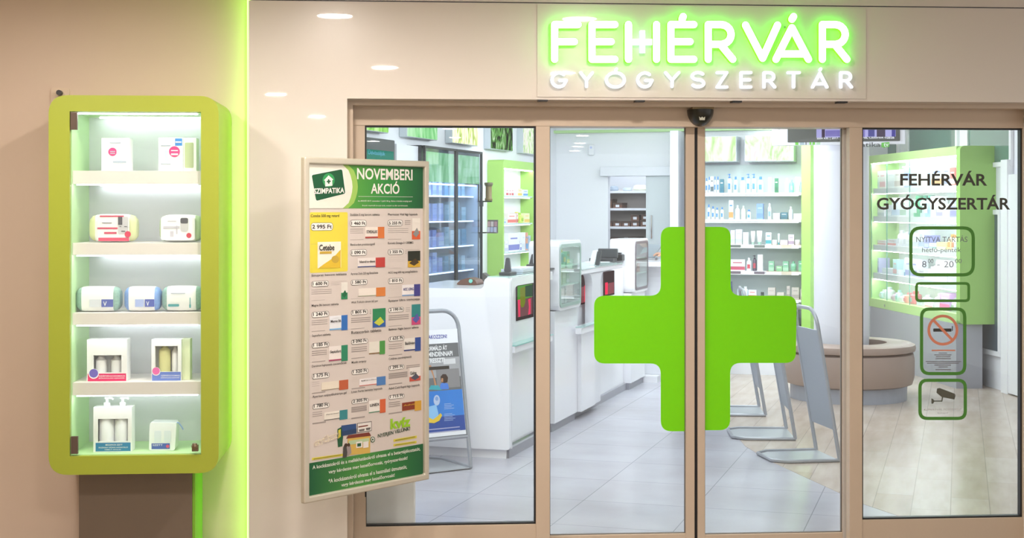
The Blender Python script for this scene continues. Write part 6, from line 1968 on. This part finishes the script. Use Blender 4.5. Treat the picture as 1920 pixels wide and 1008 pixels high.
ts = [tN + .09, F.at_s(1704, HY, sL)[0], F.at_s(1661.5, HY, sL)[0], tE - .062]
for k in range(3):
    mb = MB(); mb.box(sL + .006, sL + .011, ts[k] + .003, ts[k + 1] - .003, oz0 + .004, oz1 - .004)
    d = T.part('glass_door', mb, GD)
    mb = MB(); mb.box(sL + .0045, sL + .012, ts[k + 1] - .003, ts[k + 1] + .003, oz0 + .004, oz1 - .004); T.part('edge', mb, mat('#7fb8a8', .2), d, label='green glass edge')
mb = MB(); mb.pt(circle(F.at_t(1662, 573, ts[2])[0] - .0, F.at_s(1662, 573, sL)[1], .014, 12), ts[2] + .01, ts[2] + .03)
mb.v = [(sL - .008 + (x - mb.v[0][0]) * .2, y, z) for x, y, z in mb.v]
T.part('lock', mb, M_CHROME, smooth=True)
sQ = F.at_t(1793, HY, tP0)[0]; sQ1 = F.at_t(1842, HY, tP0)[0]
mb = MB(); mb.box(sQ, sQ1, tP0, tE - .1, 0, zBm - .0005); T.part('plinth', mb, mat('#a5a7b0', .4, noise=.03, scale=3), label='grey plinth')

R1 = lambda l: [(k, 1620 + a / 6.3, 1620 + b / 6.3, 280 + y / 6.3, c_) for k, a, b, y, c_ in l]
R2_ = lambda l: [(k, 1620 + a / 5.305, 1620 + b / 5.305, 420 + y / 5.305, c_) for k, a, b, y, c_ in l]
right_rows = [
    R1([('box', 85, 180, 235, (W, '#d9dde6', '#e08aa0')), ('box', 185, 250, 240, ('#f2ecf0', '#e6a9b9')), ('box', 270, 355, 225, (W, '#dfe0e8')), ('box', 358, 430, 222, ('#e9e6e4', '#c9bdb8')),
        ('box', 470, 553, 205, ('#a9bdf0', W, '#6f8fe0')), ('box', 556, 628, 275, (W, '#c5d6ee')), ('box', 752, 790, 230, ('#dfeaf6', '#7fb0e0')), ('box', 795, 925, 192, (W, '#e8a96a', '#5f7fd6')),
        ('box', 930, 1012, 190, ('#e2e0ec', '#8f93b4')), ('box', 1015, 1075, 215, ('#ee6f68', '#f2dcd9', W)), ('box', 1090, 1135, 190, ('#a9aad8', '#e6e6f4'))]),
    R1([('box', 80, 148, 685, (W, '#8fb0b0')), ('box', 152, 240, 675, ('#f2f0f4', '#d0d6de')), ('box', 258, 318, 655, ('#d9dce4', W)), ('box', 330, 420, 570, (W, '#c9d9f0')), ('box', 424, 495, 580, ('#e6ecec', '#9fc5b0')),
        ('bottle', 555, 636, 520, ('#3fae7c', '#2f8f64', '#d9efe4')), ('bottle', 645, 690, 525, ('#cfe6dc', '#2f8f74')), ('bottle', 697, 760, 520, ('#9fc4e6', '#3f9a80', W)), ('box', 785, 850, 552, (W, '#dfe3ee')),
        ('box', 855, 925, 640, ('#eef0e2', '#b4a9e0')), ('box', 930, 1012, 690, (W, '#e4e4ee')), ('box', 1018, 1105, 600, ('#b4b4de', '#8f8fcf', W))]),
    R2_([('box', 62, 128, 95, (W, '#e6e9ee')), ('box', 132, 215, 195, ('#f0e6e8', '#e6a9a9')), ('box', 232, 318, 150, (W, '#e68f86')), ('bottle', 322, 352, 60, (W, '#d9dde4')), ('bottle', 355, 385, 90, ('#e4e6ee', W)),
         ('bottle', 390, 412, 75, (W, '#cfd6de')), ('box', 415, 450, 150, ('#eef0f4', '#d9dfe6')), ('box', 480, 535, 90, (W, '#d6dcea')), ('box', 545, 590, 60, ('#e6ecf4', '#b4c5e0')), ('box', 600, 640, 110, ('#8f96d0', '#c9cdee')),
         ('box', 645, 718, 190, (W, '#a9dcd0')), ('box', 722, 820, 180, ('#f0efa4', '#f4f2c5')), ('bottle', 825, 858, 100, ('#f2d9a4', '#e8a04a')), ('bottle', 862, 895, 105, ('#f2e9d9', '#e0884a')), ('box', 898, 955, 170, (W, '#b9c9f0'))]),
    R2_([('box', 75, 112, 310, ('#f6dcdc', '#eeb4b4')), ('box', 118, 150, 335, ('#c9c9ea', '#9f9fd6')), ('box', 180, 285, 440, (W, '#dfe4ee')), ('box', 288, 325, 350, ('#bfe4e6', '#e6a9a9')), ('tube', 355, 385, 330, ('#cfe6f2', '#4fa0c9')),
         ('box', 330, 350, 455, (W, '#dfe3ea')), ('box', 410, 470, 345, (W, '#9fa9e0')), ('box', 476, 525, 350, ('#e6e9f2', '#7f86cf')), ('box', 540, 600, 445, ('#e9e4e6', '#b4a9d0')), ('bottle', 615, 655, 420, (W, '#e6e6ee')),
         ('bottle', 660, 712, 370, (W, W)), ('box', 725, 830, 360, ('#f2f2f6', '#e4e4ec')), ('box', 834, 950, 440, (W, '#d9dae6'))]),
    R2_([('bottle', 62, 100, 700, ('#dff0ec', '#9fd0c9')), ('bottle', 138, 182, 650, ('#c9e4ea', W)), ('bottle', 184, 220, 625, (W, '#dff0f0')), ('bottle', 258, 300, 680, ('#d9b9cf', '#c99fb9')), ('bottle', 304, 330, 655, ('#bfe0dc', '#8fc5bf')),
         ('bottle', 336, 382, 700, (W, '#d6dae0')), ('bottle', 384, 420, 680, ('#f0a08a', '#f07f86')), ('bottle', 437, 482, 665, ('#d66a6f', '#f0666a', '#8fb4b0')), ('jar', 500, 555, 770, ('#cfe0e0', '#a9cfd0')), ('bottle', 562, 602, 700, (W, '#d0d6da')),
         ('box', 605, 680, 780, (W, '#e89aa0')), ('bottle', 685, 724, 690, (W, '#e0e4e6')), ('box', 752, 850, 690, ('#c79ad6', '#f04fa0', W)), ('bottle', 860, 892, 735, ('#d9e6dc', '#8fae9a')), ('bottle', 905, 950, 710, ('#dfe0e6', '#b4b6c0'))]),
]
for k, row in enumerate(right_rows):
    last = None
    items = sorted(row, key=lambda r_: r_[1])
    for n, (kind, xa, xb, yt, cols) in enumerate(items):
        sf = sL + .075
        ta, tb = F.at_s(xb, HY, sf)[0], F.at_s(xa, HY, sf)[0]
        ta = max(ta, tN + .095); tb = min(tb, tE - .066)
        if last is not None: tb = min(tb, last - .004)
        if tb - ta < .02: continue
        last = ta
        w_ = tb - ta
        z1 = F.at_s((xa + xb) / 2, yt, sf)[1]
        z1 = min(max(z1, rsz[k] + .05), (rsz[k - 1] if k else oz1) - .085)
        dd = min(.12, w_ if kind in ('bottle', 'jar') else .12)
        goods(F, kind, ta, tb, sf, rsz[k] + .0008, z1, cols, '%s, %s from right, %s right unit shelf' % (describe(kind, cols), ORD[n], row_nm[k]), CATS[kind], 'goods in the right display unit', dd, side='-')

# glazed partition wall (perpendicular to the shop front)
mb = MB(); mb.box(SWR, SWR + .1, .3, 9.6, 0, ZTOP)
structure('wall_right', F, mb, W_IN)
DG = mat('#5f8478', .06, noise=.25, scale=2.0, coat=.5); DG2 = mat('#50616e', .06, noise=.2, scale=2.0, coat=.5)
WF = mat('#f0f1f5', .35, noise=.01)
def part_window(name, xa, xb, z0, z1, m, bars=()):
    t0, t1 = sorted((F.at_s(xa, HY, SWR - .02)[0], F.at_s(xb, HY, SWR - .02)[0]))
    e = .045
    g = MB(); g.ps([(t0 - e, z0 - e), (t1 + e, z0 - e), (t1 + e, z1 + e), (t0 - e, z1 + e)], SWR - .03, SWR - .0005, 0, [[(t0, z0), (t1, z0), (t1, z1), (t0, z1)]])
    w_ = structure(name, F, g, WF, bevel=.004)
    g = MB(); g.box(SWR - .014, SWR - .008, t0, t1, z0, z1); structure('pane', F, g, m, 'dark glass pane', parent=w_)
zlo = F.at_s(1885, 303, SWR)[1]
part_window('window_3', 1704, 1792, 1.3, 2.55, DG)
part_window('window_4', 1640, 1682, 1.3, 2.55, DG)
part_window('window_5', 1815, 1893, zlo, 2.55, DG)
zl0, zl1 = F.at_s(1858, 655, SWR)[1], F.at_s(1858, 560, SWR)[1]
part_window('window_6', 1800, 1872, zl0, 1.6, DG2)
t0, t1 = sorted((F.at_s(1876, HY, SWR - .06)[0], F.at_s(1888, HY, SWR - .06)[0]))
g = MB(); g.box(SWR - .06, SWR - .0005, t0, t1, 0, F.at_s(1885, 300, SWR)[1]); structure('trim_10', F, g, WF, bevel=.004)
tD0, tD1 = F.at_s(1960, HY, SWR - .05)[0], F.at_s(1889, HY, SWR - .05)[0]
zDt = F.at_s(1905, 326, SWR - .05)[1]
g = MB()
pz0 = F.at_s(1910, 655, SWR - .05)[1]; pz1 = F.at_s(1905, 338, SWR - .05)[1]
pt0, pt1 = tD0 + .08, F.at_s(1907.5, HY, SWR - .05)[0]
g.ps([(tD0, .012), (tD1, .012), (tD1, zDt), (tD0, zDt)], SWR - .05, SWR - .0008, 0, [[(pt0, pz0), (pt1, pz0), (pt1, pz1), (pt0, pz1)]])
g.box(SWR - .056, SWR - .0505, pt0, pt1, .12, pz0 - .12)
d4 = structure('door_4', F, g, WF, 'white panelled side door', bevel=.004)
g = MB(); g.box(SWR - .02, SWR - .014, pt0, pt1, pz0, pz1); structure('pane', F, g, mat('#8ea29e', .08, coat=.4), 'grey green glass pane', parent=d4)
g = MB(); g.box(SWR - .056, SWR - .0505, pt0 + .06, pt0 + .16, F.at_s(1915, 526, SWR - .05)[1], F.at_s(1915, 470, SWR - .05)[1])
t_a, t_b = sorted((F.at_s(1912.5, HY, SWR - .022)[0], F.at_s(1919.5, HY, SWR - .022)[0]))
g = MB(); g.ps(rrect(t_a, F.at_s(1915, 527, SWR - .022)[1], t_b, F.at_s(1915, 471, SWR - .022)[1], .02), SWR - .024, SWR - .0205); structure('sticker', F, g, mat('#4fbf4a', .4), 'bright green rounded door sticker', parent=d4)

# ---------------------------------------------------------------- person leaning on the farthest desk, hidden by the cross but for a hand
def skin_body(name, pts, edges, m, parent, sub=2, root=0):
    me = bpy.data.meshes.new(name)
    me.from_pydata([p[:3] for p in pts], edges, [])
    o = bpy.data.objects.new(name, me); COL.objects.link(o); o.parent = parent
    sk = o.modifiers.new('skin', 'SKIN'); sk.use_smooth_shade = True
    for i, p in enumerate(pts):
        d = me.skin_vertices[0].data[i]; d.radius = (p[3], p[4] if len(p) > 4 else p[3]); d.use_root = i == root
    sb_ = o.modifiers.new('subdivision', 'SUBSURF'); sb_.levels = sub; sb_.render_levels = sub
    me.materials.append(m)
    return o


hx, hz = I.at_t(1235.5, 478, 5.15)
px_, pt_ = hx + .52, 5.05                       # where the person stands
T = Thing('person', 'person in a dark red top leaning on the farthest desk behind the cross', 'person', I, (px_, pt_, 0))
SK = mat('#d9a88c', .5, noise=.04, scale=20); RED = mat('#5a2430', .7, noise=.08, scale=30); JEANS = mat('#3a4458', .7, noise=.1, scale=40)
# local coordinates: facing -s (towards the desk), bent at the hip so the head is low
zd_ = zd3
body = [(.10, 0, .90, .13, .15), (.02, 0, 1.02, .12, .15), (-.08, 0, 1.14, .125, .17), (-.17, 0, 1.22, .1, .13), (-.22, 0, 1.26, .05, .05), (-.25, 0, 1.30, .05, .05),
        (-.28, -.0, 1.36, .085, .075), (-.30, 0, 1.42, .07, .065),
        (-.15, -.17, 1.20, .06), (-.2, -.22, 1.12, .046), (-.37, -.12, zd_ + .06, .036),
        (-.15, .17, 1.20, .06), (-.18, .22, 1.05, .046), (-.30, .16, zd_ + .06, .04),
        (.08, -.10, .82, .085), (.02, -.10, .47, .06), (.06, -.10, .09, .042), (-.08, -.11, .035, .034),
        (.08, .10, .82, .085), (.02, .10, .47, .06), (.06, .10, .09, .042), (-.08, .11, .035, .034)]
ed = [(0, 1), (1, 2), (2, 3), (3, 4), (4, 5), (5, 6), (6, 7), (3, 8), (8, 9), (9, 10), (3, 11), (11, 12), (12, 13), (0, 14), (14, 15), (15, 16), (16, 17), (0, 18), (18, 19), (19, 20), (20, 21)]
b_ = skin_body('body', body, ed, RED, T.e)
hm = MB()
hm.lathe([(.03, 1.27), (.06, 1.285), (.078, 1.32), (.086, 1.37), (.083, 1.41), (.06, 1.443), (.02, 1.455)], -.295, 0, 20, 0, .84)
hm.v = [(x + (.012 if z < 1.33 else 0) , y, z) for x, y, z in hm.v]
hd = bpy.data.objects.new('head', hm.mesh('head', [SK], smooth=True)); hd.parent = T.e; COL.objects.link(hd)
nm_ = MB(); nm_.lathe([(.004, 1.385), (.008, 1.36), (.013, 1.345), (.004, 1.335)], -.382, 0, 10)
for y_ in (-.03, .03): nm_.lathe([(.003, 1.382), (.009, 1.388), (.003, 1.394)], -.366, y_, 10)
nm_.box(-.372, -.36, -.022, .022, 1.315, 1.32)
o_ = bpy.data.objects.new('face', nm_.mesh('face', [mat('#b97f68', .5)], smooth=True)); o_.parent = T.e; COL.objects.link(o_)
hr = MB(); hr.lathe([(.09, 1.36), (.094, 1.41), (.07, 1.448), (.02, 1.463)], -.278, 0, 20, 0, .9)
o_ = bpy.data.objects.new('hair', hr.mesh('hair', [mat('#3a2a22', .6, noise=.2, scale=60)], smooth=True)); o_.parent = T.e; COL.objects.link(o_)
tr = skin_body('trousers', [(.10, 0, .92, .14, .16), (.08, -.10, .82, .096), (.02, -.10, .47, .072), (.06, -.10, .1, .06), (.08, .10, .82, .096), (.02, .10, .47, .072), (.06, .10, .1, .06)],
               [(0, 1), (1, 2), (2, 3), (0, 4), (4, 5), (5, 6)], JEANS, T.e)
for sg in (-1, 1):
    sh_ = MB(); y0 = sg * .105
    sh_.pz(rounded([(-.16, y0 - .045), (.11, y0 - .04), (.11, y0 + .04), (-.16, y0 + .045)], .03), .0, .075)
    o_ = bpy.data.objects.new('shoe', sh_.mesh('shoe', [M_DARK], bevel=.015)); o_.parent = T.e; COL.objects.link(o_)
for sg in (-1, 1):
    wx, wy, wz = (-.38, -.115, zd_ + .055) if sg < 0 else (-.30, .16, zd_ + .055)
    if sg < 0: tipx, tipy = -.56, -.05
    else: tipx, tipy = -.40, .12
    dx, dy = tipx - wx, tipy - wy
    L_ = math.hypot(dx, dy); ux, uy = dx / L_, dy / L_; vx, vy = -uy, ux
    L_ = max(L_, .15)
    pl_ = [(wx, wy, wz, .03, .026), (wx + ux * .05, wy + uy * .05, wz + .012, .036, .022), (wx + ux * .085, wy + uy * .085, wz + .01, .038, .018)]
    es = [(0, 1), (1, 2)]
    for f_i, (off, ln) in enumerate(((-.03, .07), (-.01, .085), (.011, .08), (.03, .062))):
        k0 = len(pl_)
        for q_, (a_, dz) in enumerate(((.0, .008), (.45, .014), (.8, .0), (1.0, -.016))):
            pl_.append((wx + ux * (.088 + ln * a_) + vx * off, wy + uy * (.088 + ln * a_) + vy * off, wz + dz, .0085, .0085))
        es += [(2, k0), (k0, k0 + 1), (k0 + 1, k0 + 2), (k0 + 2, k0 + 3)]
    k0 = len(pl_)
    for a_, o2, dz in ((.03, .04 * -sg, .004), (.06, .058 * -sg, -.004), (.085, .066 * -sg, -.014)):
        pl_.append((wx + ux * a_ + vx * o2, wy + uy * a_ + vy * o2, wz + dz, .0095, .0095))
    es += [(1, k0), (k0, k0 + 1), (k0 + 1, k0 + 2)]
    skin_body('hand', pl_, es, SK, T.e)
